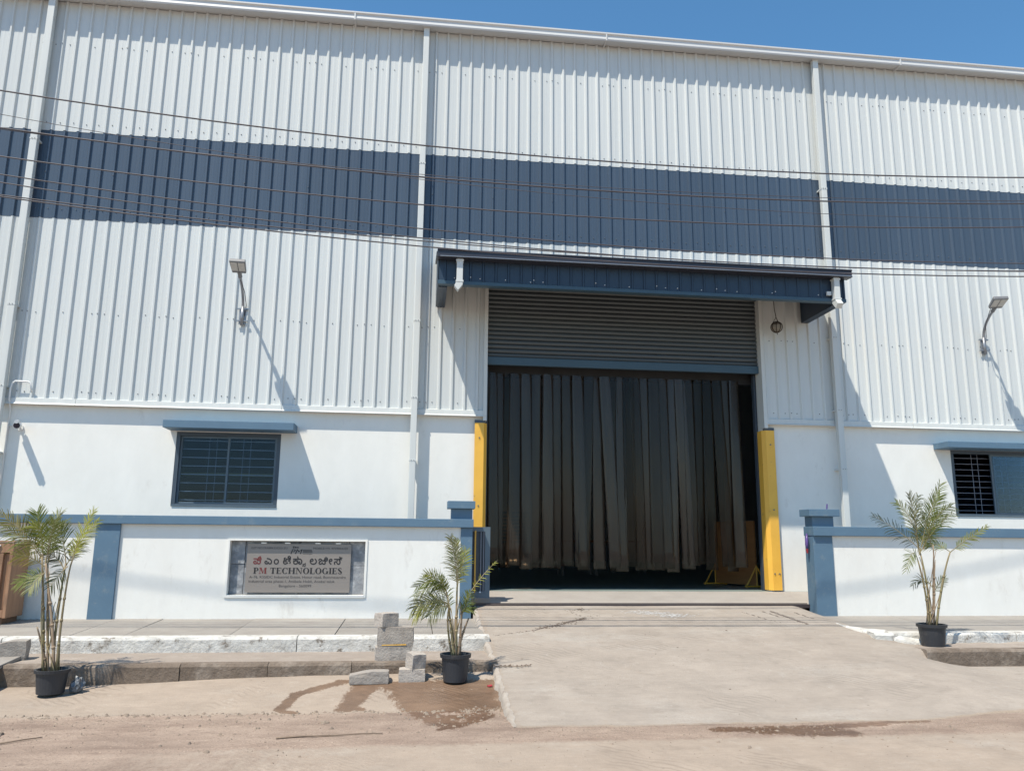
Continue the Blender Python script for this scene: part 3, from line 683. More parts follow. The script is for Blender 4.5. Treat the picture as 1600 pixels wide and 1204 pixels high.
# --- roller shutter (each slat its own part)
sh = link('roller_shutter', None, B); sh.location = Vector((3.4, 0.12, 4.4)) - bl
SLY = 0.10
m = MB(); prof = [(SLY + 0.02, 0.0), (SLY - 0.004, 0.008), (SLY - 0.018, 0.030), (SLY - 0.016, 0.050), (SLY, 0.068), (SLY + 0.02, 0.0735)]
m.prism(prof, 'x', DX0 + 0.015, DX1 - 0.015); slm = m.mesh('slat', 'shutter_slat', world_loc(sh) + Vector((0, 0, 0.0)), smooth=False)
for k in range(18):
    o = link('slat', slm, sh); o.location = (0, 0, 4.475 + k * 0.0745)
part('bottom_bar', 'shutter_bar', sh, (DX0 + 0.013, DX1 - 0.013, 0.06, 0.13, 4.345, 4.475), bevel=0.008)
for x in (DX0 + 0.013, DX1 - 0.05): part('guide', 'gate_dark', sh, (x, x + 0.037, 0.215, 0.30, FLOOR, 4.345 - 0.003))

# --- strip curtain
sc_ = link('strip_curtain', None, B); sc_.location = Vector((3.3, 0.36, FLOOR)) - bl
part('rail', 'black_rubber', sc_, (DX0, DX1, 0.40, 0.46, 4.22, 4.62))
so = world_loc(sc_)
x = DX0 + 0.02; k = 0
while x < 5.40:
    w = 0.2; drift = random.uniform(-0.08, 0.08) * random.choice((0.3, 0.6, 1, 1, 2.0)); zb = random.uniform(1.10, 1.23); tw = random.uniform(-0.09, 0.09); bow = random.uniform(0.002, 0.016) * random.choice((1, 1, -1))
    yb = 0.34 + 0.016 * (k % 3) ; sw_ = random.uniform(-0.04, 0.05)
    m = MB(); nr, nc = 13, 5; vs = []
    for side in (0, 1):
        for i in range(nr):
            t = i / (nr - 1); z = 4.27 - (4.27 - zb) * t
            for j in range(nc):
                s = j / (nc - 1) - 0.5
                X = x + w / 2 + s * w * (0.90 + 0.1 * t) + drift * t
                Y = yb + bow * math.cos(s * 3.1) * (1.7 - t) + s * (0.045 * (1 - t) * math.sin(k * 2.4) + tw * t) + sw_ * t * t + side * 0.003
                vs.append((X, Y, z - abs(s) * 0.004))
    q = nr * nc; fs = []
    for i in range(nr - 1):
        for j in range(nc - 1):
            a = i * nc + j; fs.append((a, a + nc, a + nc + 1, a + 1)); fs.append((q + a, q + a + 1, q + a + nc + 1, q + a + nc))
        for j in (0, nc - 1):
            a = i * nc + j; f = (a, a + nc, q + a + nc, q + a); fs.append(f if j else f[::-1])
    a = (nr - 1) * nc
    for j in range(nc - 1): fs.append((a + j, q + a + j, q + a + j + 1, a + j + 1))
    m.add(vs, fs); m.build('strip', 'pvc_strip', sc_, smooth=True, recalc=True)
    x += random.choice((0.12, 0.145, 0.16, 0.175, 0.195)); k += 1

# --- windows
def window(w, open_left):
    x0, x1, z0, z1 = w
    wd = link('window', None, B); wd.location = Vector(((x0 + x1) / 2, 0.06, z0)) - bl
    part('visor', 'slate_paint', wd, (x0 - 0.10, x1 + 0.235, -0.335, 0.043, z1 + 0.012, z1 + 0.125), bevel=0.006) if not open_left else part('visor', 'slate_paint', wd, (x0 - 0.30, x1 + 0.12, -0.335, 0.043, z1 + 0.0, z1 + 0.10), bevel=0.006)
    f = 0.055
    part('frame', 'frame_dark', wd, (x0 + 0.002, x0 + f, 0.05, 0.14, z0 + 0.002, z1 - 0.002), (x1 - f, x1 - 0.002, 0.05, 0.14, z0 + 0.002, z1 - 0.002),
         (x0 + f, x1 - f, 0.052, 0.138, z1 - f, z1 - 0.002), (x0 + f, x1 - f, 0.052, 0.138, z0 + 0.002, z0 + f * 0.8))
    part('sill', 'frame_grey', wd, (x0 + 0.01, x1 - 0.01, 0.03, 0.0515, z0 + 0.004, z0 + 0.03))
    mid = (x0 + x1) / 2
    def pane(a, b, y):
        p = part('pane', 'window_glass', wd, (a + 0.03, b - 0.03, y + 0.008, y + 0.013, z0 + 0.07, z1 - 0.085))
        part('sash', 'frame_grey', p, (a, a + 0.03, y, y + 0.022, z0 + 0.046, z1 - 0.058), (b - 0.03, b, y, y + 0.022, z0 + 0.046, z1 - 0.058), (a + 0.03, b - 0.03, y + 0.001, y + 0.021, z0 + 0.046, z0 + 0.07), (a + 0.03, b - 0.03, y + 0.001, y + 0.021, z1 - 0.085, z1 - 0.058))
    if open_left:
        pane(x0 + 0.73, x1 - f, 0.066); pane(x0 + 0.80, x1 - f - 0.002, 0.096)
    else:
        pane(x0 + f, mid + 0.015, 0.096); pane(mid - 0.015, x1 - f, 0.066)
    nb = 10 if open_left else 8
    mm = MB(); zz = lambda i: z0 + 0.10 + (z1 - z0 - 0.22) * i / (nb - 1)
    bar = None
    for i in range(nb):
        b = MB(); b.tube([(x0 + 0.01, 0.155, zz(i)), (x1 - 0.01, 0.155, zz(i))], 0.0055, 6); b.build('grille_bar', 'steel_bar' if open_left else 'grille_pale', wd)
    for xx in ((x0 + 0.46, x0 + 0.57, x1 - 0.57, x1 - 0.46)):
        b = MB(); b.tube([(xx, 0.168, z0 + 0.01), (xx, 0.168, z1 - 0.01)], 0.005, 6); b.build('grille_bar', 'steel_bar', wd)
    if not open_left: part('inner_bar', 'bar_olive', wd, (x0 - 0.2, x1 + 0.2, 0.62, 0.80, z0 + 0.50, z0 + 0.545))  # plain olive bar set level behind the panes
    return wd
window(WIN1, False); window(WIN2, True)

# ================================================================== YARD WALLS
def yard_wall_left():
    t = thing('compound_wall', 'white compound wall with nameplate niche, slate blue coping and pillar, left of the ramp', 'wall', (-4, -1.1, 0.53))
    niche = (-2.355, -0.585, 0.845, 1.545)
    m = holes_mesh(MB(), -14, 0.702, 0.25, 1.752, -1.20, -1.0, [niche]); m.build('wall_body', 'plaster_yard', t, recalc=False)
    part('coping', 'slate_paint', t, (-14, 0.872, -1.272, -0.955, 1.748, 1.862), bevel=0.008)
    part('pilaster', 'slate_paint', t, (-4.055, -3.752, -1.235, -1.198, 0.50, 1.7475), bevel=0.004)
    gp = part('gate_post', 'slate_paint', t, (0.7035, 0.862, -1.222, -0.97, 0.45, 1.7475), (0.565, 0.858, -1.20, -0.98, 1.8625, 2.004), bevel=0.005)
    part('post_cap', 'slate_paint', gp, (0.512, 0.892, -1.258, -0.94, 2.005, 2.11), bevel=0.007)
    # niche lining of rough granite pieces, and the white lip round it
    gx_ = [-2.353, -2.17, -1.45, -0.80, -0.587]
    for i in range(4):
        zz_ = [0.847, 1.2 + random.uniform(-.05, .08), 1.543]
        for j in range(2):
            part('granite_piece', 'granite', t, (gx_[i] + 0.002, gx_[i + 1] - 0.002, -1.105 - random.uniform(0, 0.012), -1.02, zz_[j] + 0.001, zz_[j + 1] - 0.001), bevel=0.008)
    part('niche_lip', 'plaster_yard', t, (-2.385, -2.357, -1.214, -1.197, 0.815, 1.575), (-0.583, -0.555, -1.214, -1.197, 0.815, 1.575), (-2.357, -0.583, -1.213, -1.197, 1.547, 1.574), (-2.357, -0.583, -1.216, -1.197, 0.812, 0.843))
    return t
yard_wall_left()
t = thing('compound_wall', 'white compound wall with slate blue coping right of the ramp', 'wall', (9, -1.1, 0.56))
m = MB(); m.box(6.092, 18, -1.20, -1.0, 0.25, 1.690); m.build('wall_body', 'plaster_yard', t)
part('coping', 'slate_paint', t, (5.793, 18, -1.265, -0.955, 1.687, 1.822), bevel=0.008)
gp = part('gate_post', 'slate_paint', t, (5.80, 6.094, -1.222, -0.965, 0.45, 1.6865), (5.81, 6.14, -1.20, -0.98, 1.8225, 1.966), bevel=0.005)
part('post_cap', 'slate_paint', gp, (5.75, 6.215, -1.258, -0.94, 1.967, 2.07), bevel=0.007)

# ================================================================== NAMEPLATE
PX0, PX1, PZ0, PZ1, PY = -2.14, -0.775, 0.875, 1.508, -1.150
pl = thing('nameplate', 'brushed steel company nameplate with Kannada and English lettering set in the wall niche', 'sign', ((PX0 + PX1) / 2, PY, PZ0))
part('plate', 'plaque_steel', pl, (PX0, PX1, PY, PY + 0.012, PZ0, PZ1), bevel=0.002)
for x in (-1.93, -1.62, -1.22, -0.95): part('standoff_clip', 'white_plastic', pl, (x - 0.035, x + 0.035, PY - 0.004, PY + 0.03, PZ1 + 0.002, PZ1 + 0.018))
TY = PY - 0.0025; tcount = [0]
def text_mesh(body, size, x, z, mat, parent, name='lettering', width=None, bold=0.0, align='LEFT', shear=0.0, dy=0.0, ret=False):
    cu = bpy.data.curves.new('lettering', 'FONT'); cu.body = body; cu.size = size; cu.offset = bold; cu.shear = shear; cu.align_x = align; cu.resolution_u = 3
    o = bpy.data.objects.new('tmp', cu); COL.objects.link(o)
    dg = bpy.context.evaluated_depsgraph_get(); dg.update(); me = bpy.data.meshes.new_from_object(o.evaluated_get(dg)); bpy.data.objects.remove(o); bpy.data.curves.remove(cu)
    vs = [v.co.copy() for v in me.vertices]
    if not vs: return None
    if width:
        x0 = min(v.x for v in vs); x1 = max(v.x for v in vs); k = width / (x1 - x0)
        for v in vs: v.x = (v.x - x0) * k
    org = world_loc(parent)
    for mv, v in zip(me.vertices, vs): mv.co = Vector((x + v.x, TY - dy, z + v.y)) - org
    me.materials.clear(); me.materials.append(MATS[mat])
    return link(name, me, parent)
# Kannada line, letter by letter: base letters and their signs
ks = 0.132
def kn(ch, x, mat='ink_black', s=1.0, z=0.0, dy=0.0, name='kannada_letter', bold=0.0022):
    o = text_mesh(ch, ks * s, x, 1.243 + z, mat, pl, name, dy=dy)
    bm = bmesh.new()
    for k, (ox, oz) in enumerate(((0, 0), (bold, 0), (-bold, 0), (0, bold), (0, -bold))):
        n0 = len(bm.verts); bm.from_mesh(o.data); bm.verts.ensure_lookup_table()
        for v in bm.verts[n0:]: v.co += Vector((ox, -0.00004 * k, oz))
    bm.to_mesh(o.data); bm.free()
kx0 = PX0 + 0.085
kn('ಪ', kx0, 'ink_red'); kn('ಿ', kx0 + 0.065, 'ink_red', dy=0.0004)
kn('ಎ', kx0 + 0.145); kn('ಂ', kx0 + 0.265)
kn('ಟೆ', kx0 + 0.385)
kn('ಕ', kx0 + 0.515); kn('ಾ', kx0 + 0.585, dy=0.0004); kn('ನ', kx0 + 0.645, s=0.46, z=-0.030, dy=0.0002)
kn('ಲ', kx0 + 0.735); kn('ಜ', kx0 + 0.850); kn('ಿ', kx0 + 0.935, dy=0.0004); kn('ೕ', kx0 + 0.985, dy=0.0002)
kn('ಸ', kx0 + 1.055); kn('್', kx0 + 1.125, dy=0.0004)
# serif capitals drawn as stems, hairlines and serifs
def serif_letters(word, x, z, h, width):
    TH, HL, SF = 0.20, 0.075, 0.06      # stem, hairline, serif thickness (of h)
    def rect(a, b, c, d): return [(a, c), (b, c), (b, d), (a, d)]
    def serif(cx, w, bottom): return rect(cx - w, cx + w, 0, SF) if bottom else rect(cx - w, cx + w, 1 - SF, 1)
    def ring(cx, cz, rx, rz, t_side, t_top, a0, a1, n_=14):
        q = []
        for i in range(n_):
            u, v = a0 + (a1 - a0) * i / n_, a0 + (a1 - a0) * (i + 1) / n_
            q.append([(cx + rx * math.cos(u), cz + rz * math.sin(u)), (cx + rx * math.cos(v), cz + rz * math.sin(v)),
                      (cx + (rx - t_side) * math.cos(v), cz + (rz - t_top) * math.sin(v)), (cx + (rx - t_side) * math.cos(u), cz + (rz - t_top) * math.sin(u))])
        return q
    P = math.pi; G = {}
    stem = lambda c: rect(c - TH / 2, c + TH / 2, 0, 1)
    G['P'] = (0.72, [stem(.2), serif(.2, .2, 1), serif(.2, .2, 0)] + ring(.36, .72, .32, .28, .17, .07, -P / 2, P / 2) + [rect(.2, .36, .44, .51), rect(.2, .36, .93, 1)])
    G['M'] = (1.08, [rect(.14, .2, 0, 1), stem(.88), serif(.16, .15, 1), serif(.88, .18, 1), serif(.16, .13, 0), serif(.88, .16, 0), [(.14, 1), (.36, 1), (.60, .12), (.50, 0)], [(.84, 1), (.78, 1), (.50, 0), (.56, .1)]])
    G['T'] = (0.80, [stem(.4), serif(.4, .2, 1), rect(.04, .76, 1 - HL, 1), rect(.04, .09, .72, 1), rect(.71, .76, .72, 1)])
    G['E'] = (0.76, [stem(.2), rect(.04, .68, 1 - HL, 1), rect(.04, .70, 0, HL), rect(.2, .52, .48, .55), rect(.64, .68, .74, 1), rect(.66, .70, 0, .28), rect(.48, .52, .40, .63)])
    G['C'] = (0.84, ring(.44, .5, .40, .51, .20, .06, P * .22, P * 1.78, 20) + [rect(.74, .79, .68, 1)])
    G['H'] = (0.96, [stem(.2), stem(.76), rect(.2, .76, .48, .55)] + [serif(c, .18, b) for c in (.2, .76) for b in (0, 1)])
    G['N'] = (0.98, [rect(.16, .22, 0, 1), rect(.76, .82, 0, 1), serif(.19, .15, 1), serif(.79, .15, 0), [(.10, 1), (.32, 1), (.82, 0), (.72, 0)], serif(.16, .14, 0)])
    G['O'] = (0.92, ring(.46, .5, .42, .51, .20, .06, 0, 2 * P, 24))
    G['L'] = (0.72, [stem(.2), serif(.2, .18, 0), rect(.04, .68, 0, HL), rect(.64, .68, 0, .30)])
    G['G'] = (0.92, ring(.44, .5, .40, .51, .20, .06, P * .22, P * 1.80, 20) + [rect(.64, .82, 0.05, .42), rect(.56, .88, .40, .46)])
    G['I'] = (0.42, [stem(.21), serif(.21, .19, 1), serif(.21, .19, 0)])
    G['S'] = (0.66, ring(.32, .75, .26, .26, .10, .08, P * .12, P * 1.35, 12) + ring(.33, .26, .28, .27, .11, .08, -P * .9, P * .42, 12) + [[(.08, .66), (.22, .80), (.60, .34), (.46, .20)]])
    tot = sum(G[c][0] if c != ' ' else 0.4 for c in word); k = width / tot; cx = x
    for i, c in enumerate(word):
        if c == ' ': cx += 0.4 * k; continue
        m = MB()
        for q, poly in enumerate(G[c][1]): m.add([(cx + px_ * k, TY - 0.00006 * q, z + pz_ * h) for px_, pz_ in poly], [tuple(range(len(poly)))])
        m.build('letter', 'ink_red' if i == 1 else 'ink_black', pl, recalc=False)
        cx += G[c][0] * k
serif_letters('PM TECHNOLOGIES', PX0 + 0.095, 1.118, 0.078, 1.165)
text_mesh('GST NO:29ABPK2302G1ZU', 0.036, PX0 + 0.05, 1.440, 'ink_grey', pl, width=0.47)
text_mesh('MOBILE:+91 9739003225', 0.036, PX0 + 0.86, 1.440, 'ink_grey', pl, width=0.46)
text_mesh('PM', 0.088, PX0 + 0.565, 1.378, 'ink_black', pl, 'logo_letters', width=0.155, shear=0.25)
m = MB()
for q in range(3): m.box(PX0 + 0.59 + q * 0.028, PX0 + 0.612 + q * 0.028, TY - 0.0004, TY, 1.452, 1.478 - 0.004 * q)
for q in range(3): m.box(PX0 + 0.725, PX0 + 0.85 - 0.004 * q, TY - 0.0004, TY, 1.398 + q * 0.014, 1.407 + q * 0.014)
m.build('logo_bars', 'ink_grey', pl); text_mesh('technologies', 0.026, PX0 + 0.725, 1.374, 'ink_grey', pl, 'logo_text', width=0.125)
text_mesh('A-76, KSSIDC Industrial Estate, Hosur road, Bommasandra', 0.046, PX0 + 0.05, 1.060, 'ink_grey', pl, width=1.26)
text_mesh('Industrial area phase-1, Attibele Hobli, Anekal taluk', 0.046, PX0 + 0.045, 1.004, 'ink_grey', pl, width=1.12)
text_mesh('Bangalore - 560099', 0.046, PX0 + 0.44, 0.945, 'ink_grey', pl, width=0.42)

# ================================================================== SLIDING GATE AND TRACK
t = thing('sliding_gate', 'slate blue sliding gate with yellow bars slid open behind the left compound wall', 'gate', (-1.2, -0.9, 0.75))
m = MB()
for b in ((-3.8, -3.73, -0.93, -0.88, 0.79, 1.765), (1.062, 1.135, -0.93, -0.88, 0.79, 1.765), (-3.73, 1.062, -0.929, -0.881, 1.70, 1.764), (-3.73, 1.062, -0.929, -0.881, 0.79, 0.88)): m.box(*b)
m.build('frame', 'frame_grey', t)
part('sheet', 'gate_dark', t, (-3.73, 1.062, -0.892, -0.886, 0.88, 1.70))
for x in (0.865, 0.925): part('bar', 'yellow_paint', t, (x - 0.010, x + 0.010, -0.935, -0.912, 0.86, 1.715))
for x in (1.005, 1.045): part('bar', 'steel_bar', t, (x - 0.006, x + 0.006, -0.925, -0.905, 0.86, 1.70))
for x in (0.9, 1.0): 
    m = MB(); m.tube([(x, -0.94, 0.87), (x, -0.925, 0.87)], 0.013, 8); m.build('bolt', 'white_plastic', t)
for x in (0.7, -2.8):
    m = MB(); m.tube([(x, -0.925, 0.775), (x, -0.885, 0.775)], 0.045, 12); m.build('wheel', 'black_rubber', t)
t = MB(); t.box(0.86, 5.80, -1.005, -0.975, 0.66, 0.712); o = t.build('gate_track', 'rail_steel'); tag(o, 'dark steel gate track set across the head of the concrete ramp', 'track')
part('groove_rail', 'rail_steel', o, (0.86, 5.80, -0.93, -0.91, 0.70, 0.722))

# ================================================================== COLUMN GUARDS
def guard(xo, s, label):
    """folded plate: front flange on the wall, chamfer, return flange into the opening"""
    t = thing('column_guard', label, 'guard', (xo, -0.02, FLOOR), 'yellow guards beside the doorway')
    w = 0.165
    prof = [(xo - s * w, -0.012), (xo - s * 0.02, -0.012), (xo + s * 0.03, 0.05), (xo + s * 0.03, 0.205), (xo + s * 0.022, 0.205), (xo + s * 0.022, 0.053), (xo - s * 0.024, -0.004), (xo - s * w, -0.004)]
    m = MB(); m.prism(prof, 'z', FLOOR + 0.015, 3.385); m.build('plate', 'yellow_paint', t)
    part('top_cap', 'frame_dark', t, (min(xo - s * w, xo), max(xo - s * w, xo), -0.01, 0.043, 3.387, 3.43))
    for z in (3.15, 2.1, 1.10):
        for dx in ((0.05, 0.13) if z < 1.5 else (0.09,)):
            m = MB(); m.tube([(xo - s * dx, -0.012, z), (xo - s * dx, -0.022, z)], 0.012, 8); m.build('bolt', 'screw_zinc', t)
guard(DX0 - 0.005, 1, 'yellow steel column guard on the left jamb of the doorway')
guard(DX1 + 0.0, -1, 'yellow steel column guard on the right jamb of the doorway')

# ================================================================== WALL LAMPS
def wall_lamp(bx_, hx, label):
    t = thing('wall_lamp', label, 'lamp', (bx_, -0.03, 4.85), 'LED lamps on the cladding')
    m = MB(); m.tube([(bx_, -0.055, 4.80), (bx_, -0.055, 5.10)], 0.026, 10); m.build('sleeve', 'galvanised', t, smooth=True)
    part('wall_plate', 'galvanised', t, (bx_ - 0.05, bx_ + 0.05, -0.042, -0.030, 4.82, 5.08))
    for z in (4.86, 5.05): part('clamp', 'galvanised', t, (bx_ - 0.085, bx_ + 0.085, -0.062, -0.043, z, z + 0.02))
    pts = []
    P = [Vector((bx_, -0.055, 5.08)), Vector((bx_, -0.07, 5.24)), Vector((bx_ + (hx - bx_) * .35, -0.20, 5.33)), Vector((hx, -0.53, 5.45))]
    for i in range(13):
        s = i / 12; pts.append(P[0] * (1 - s) ** 3 + P[1] * 3 * s * (1 - s) ** 2 + P[2] * 3 * s * s * (1 - s) + P[3] * s ** 3)
    m = MB(); m.tube(pts, 0.021, 10); m.build('arm', 'galvanised', t, smooth=True)
    d = (P[3] - P[2]).normalized(); side = d.cross(Vector((0, 0, 1))).normalized(); up = side.cross(d)
    def obox(c0, l0, l1, w0, w1, u0, u1):
        vs = []
        for u in (u0, u1):
            for l, w in ((l0, w0), (l0, -w0), (l1, -w1), (l1, w1)): vs.append(c0 + d * l + side * w + up * u)
        return vs, [(0, 1, 2, 3), (7, 6, 5, 4), (0, 4, 5, 1), (1, 5, 6, 2), (2, 6, 7, 3), (3, 7, 4, 0)]
    m = MB(); m.tube([P[3] - d * 0.04, P[3] + d * 0.09], 0.032, 10); m.build('spigot', 'lamp_grey', t)
    m = MB(); m.add(*obox(P[3], 0.07, 0.34, 0.10, 0.115, -0.02, 0.035)); hd = m.build('head', 'lamp_grey', t, bevel=0.01)
    for w in (-0.052, 0.052):
        m = MB(); vs, fs = obox(P[3] + side * w, 0.13, 0.32, 0.044, 0.046, -0.027, -0.0205); m.add(vs, fs); m.build('lens', 'lamp_lens', hd)
    m = MB()
    for q in range(5): vs, fs = obox(P[3] + side * (-0.08 + 0.04 * q), 0.10, 0.28, 0.006, 0.006, 0.0355, 0.055); m.add(vs, fs)
    m.build('heat_fin', 'lamp_grey', hd)
    m = MB(); m.tube([P[3] + d * 0.12 + side * 0.05 + up * 0.05, (hx + 0.03, -0.28, 5.27), (bx_ + 0.05, -0.06, 5.12), (bx_ + 0.03, -0.045, 4.95)], 0.006, 6); m.build('cable', 'cable', t)
wall_lamp(-2.69, -2.66, 'grey LED lamp on a curved arm above the left window')
wall_lamp(9.74, 9.60, 'grey LED lamp on a curved arm above the right window')

# ================================================================== CCTV AND CONDUIT
t = thing('security_camera', 'small white bullet security camera under the white conduit', 'camera', (-5.75, 0.045, 3.12))
m = MB(); m.tube([(-5.74, 0.045, 3.14), (-5.74, 0.02, 3.14)], 0.045, 14); m.build('base', 'white_plastic', t)
m = MB(); m.tube([(-5.74, 0.025, 3.14), (-5.735, -0.06, 3.13), (-5.72, -0.10, 3.15)], 0.016, 8); m.build('bracket', 'white_plastic', t, smooth=True)
m = MB(); m.tube([(-5.74, -0.03, 3.165), (-5.66, -0.25, 3.135)], [0.048, 0.05], 16); bd = m.build('body', 'white_plastic', t)
m = MB(); m.tube([(-5.661, -0.247, 3.1352), (-5.6585, -0.256, 3.1345)], 0.042, 16); m.build('lens', 'lens_black', bd)
m = MB(); m.tube([(-5.75, -0.03, 3.215), (-5.655, -0.285, 3.185)], 0.028, 8); m.build('sunshade', 'white_plastic', bd)
m = MB(); m.tube([(-5.75, 0.03, 3.12), (-5.82, 0.01, 3.16), (-5.9, 0.02, 3.17)], 0.007, 6); m.build('cable', 'white_plastic', t, smooth=True)
m = MB(); m.tube([(-5.915, 0.03, 0.9), (-5.91, 0.03, 3.4), (-5.90, -0.06, 3.55), (-5.895, -0.075, 3.70), (-5.88, -0.075, 3.78), (-5.84, -0.075, 3.815), (-5.66, -0.075, 3.81), (-5.625, -0.075, 3.785), (-5.61, -0.07, 3.70), (-5.61, -0.03, 3.66)], 0.0125, 8)
tag(m.build('cable_conduit', 'white_plastic', smooth=True), 'thin white conduit bent over at the top, running up beside the leftmost downpipe', 'conduit')

# ================================================================== HANGING GOURD
t = thing('hanging_gourd', 'pale round gourd hung in a dark rope net under the canopy', 'gourd', (5.87, -0.30, 4.97))
gc = Vector((5.87, -0.30, 5.06)); GR = 0.088
m = MB(); m.lathe([(0.001, -GR)] + [(GR * math.sin(a), -GR * math.cos(a) * 0.96) for a in [math.pi * i / 10 for i in range(1, 10)]] + [(0.001, GR * 0.96)], gc, 20); m.build('gourd_body', 'gourd', t, smooth=True)
for k in range(4):
    a0 = k * math.pi / 4 + 0.3
    pts = [gc + Vector((math.cos(a0) * math.sin(w), math.sin(a0) * math.sin(w), math.cos(w))) * (GR + 0.005) for w in [2 * math.pi * i / 20 for i in range(21)]]
    m = MB(); m.tube(pts, 0.006, 6, False); m.build('net_rope', 'rope_dark', t)
m = MB(); m.tube([gc + Vector((math.cos(w) * GR * 0.9, math.sin(w) * GR * 0.9, GR * 0.45)) * 1.04 for w in [2 * math.pi * i / 20 for i in range(21)]], 0.006, 6, False); m.build('net_rope', 'rope_dark', t)
m = MB()
for dx, dy in ((0.05, 0.02), (-0.05, 0.02), (0, -0.05)): m.tube([gc + Vector((dx, dy, 0.075)), gc + Vector((0, 0, 0.17))], 0.005, 6)
m.tube([gc + Vector((0, 0, 0.165)), gc + Vector((-0.02, 0.005, 0.30)), gc + Vector((-0.03, 0.01, 0.62))], 0.006, 6); m.tube([gc + Vector((0, 0, -GR)), gc + Vector((0.01, 0, -GR - 0.04))], 0.006, 6)
m.build('hanging_string', 'rope_dark', t)

# ================================================================== OVERHEAD WIRES
WIRES = [([0.00679, -0.03814, 6.0618], 0.0085, 'topmost thick black overhead wire crossing the facade'),
         ([0.00786, -0.06448, 5.63976], 0.0035, 'hair-thin overhead wire slanting down across the navy band'),
         ([0.00641, -0.03004, 5.66867], 0.009, 'second thick overhead wire, crossing the top of the navy band'),
         ([0.00560, -0.0230, 5.700], 0.0035, 'hair-thin overhead wire running just above the second thick one'),
         ([0.00689, -0.03016, 5.33091], 0.008, 'thick overhead wire crossing the middle of the navy band'),
         ([0.00631, -0.05113, 5.04266], 0.007, 'overhead wire running along the lower edge of the navy band'),
         ([0.00684, -0.05337, 4.93191], 0.0065, 'overhead wire just under the navy band edge, upper of the crossing pair'),
         ([0.00518, -0.03727, 4.8963], 0.0065, 'overhead wire crossing its neighbour just above the canopy gutter'),
         ([0.00604, -0.04376, 4.8323], 0.0075, 'lowest overhead wire, nearest above the canopy gutter')]
for i, ((a, b, c), r, lab) in enumerate(WIRES):
    yw = -3.75 + 0.0 * i
    pts = [(x, yw, a * x * x + b * x + c) for x in [-24 + 48 * j / 60 for j in range(61)]]
    m = MB(); m.tube(pts, r, 6); tag(m.build('overhead_wire', 'cable', smooth=True), lab, 'wire', 'overhead wires')

m = MB(); m.tube([(x, -4.2, 0.0132 * (x + 1.35) ** 2 + 8.608) for x in [-16 + 30 * j / 60 for j in range(61)]], 0.015, 6)
tag(m.build('overhead_cable', 'cable', smooth=True), 'thick overhead cable above the picture, casting the soft shadow along the compound walls', 'cable')

# ================================================================== POTTED PALMS
def bez(P, t):
    P = [Vector(p) for p in P]
    while len(P) > 1: P = [a.lerp(b, t) for a, b in zip(P, P[1:])]
    return P[0]
def smooth_path(P, n_=10): return [bez(P, i / n_) for i in range(n_ + 1)]
def frond_mesh(P, Lm, npair, mat, parent, rnd, droop=0.25, wid=0.008):
    m = MB(); path = smooth_path(P, 14)
    m.tube(path, [0.0055 * (1 - 0.75 * i / 14) for i in range(15)], 5, mi=0)
    nrm = Vector((rnd.uniform(-.5, .5), -0.75, rnd.uniform(0.1, 0.9))).normalized()
    npair = int(npair * 1.55)
    for i in range(npair):
        t = 0.16 + 0.84 * (i + rnd.random() * 0.4) / npair; t = min(t, 0.995)
        p = bez(P, t); T = (bez(P, min(1, t + 0.02)) - bez(P, max(0, t - 0.02))).normalized()
        S = T.cross(nrm).normalized(); U = S.cross(T)
        prof = (0.45 + 0.9 * t) if t < 0.5 else (0.9 * (1.02 - t) * 2 * 0.55 + 0.42)
        for sgn in (-1, 1):
            if rnd.random() < 0.06: continue
            L = Lm * prof * rnd.uniform(0.8, 1.1); al = rad(62 - 34 * t + rnd.uniform(-8, 8))
            d = (T * math.cos(al) + S * sgn * math.sin(al) + U * rnd.uniform(0.0, 0.35)).normalized()
            W = (d.cross(U) if abs(d.dot(U)) < 0.95 else d.cross(S)).normalized(); W = (W + U * rnd.uniform(-.6, .6)).normalized() * wid * rnd.uniform(.8, 1.15)
            dn = Vector((0, 0, -1)) * droop * L
            q1 = p + d * L * 0.4 + dn * 0.12; q2 = p + d * L * 0.75 + dn * 0.45; q3 = p + d * L + dn * 1.0
            m.add([p - W * .35, p + W * .35, q1 + W * .5, q1 - W * .5, q2 + W * .36, q2 - W * .36, q3], [(0, 1, 2, 3), (3, 2, 4, 5), (5, 4, 6)], 1)
    return m.build('frond', ['stem_green', mat], parent, recalc=False)
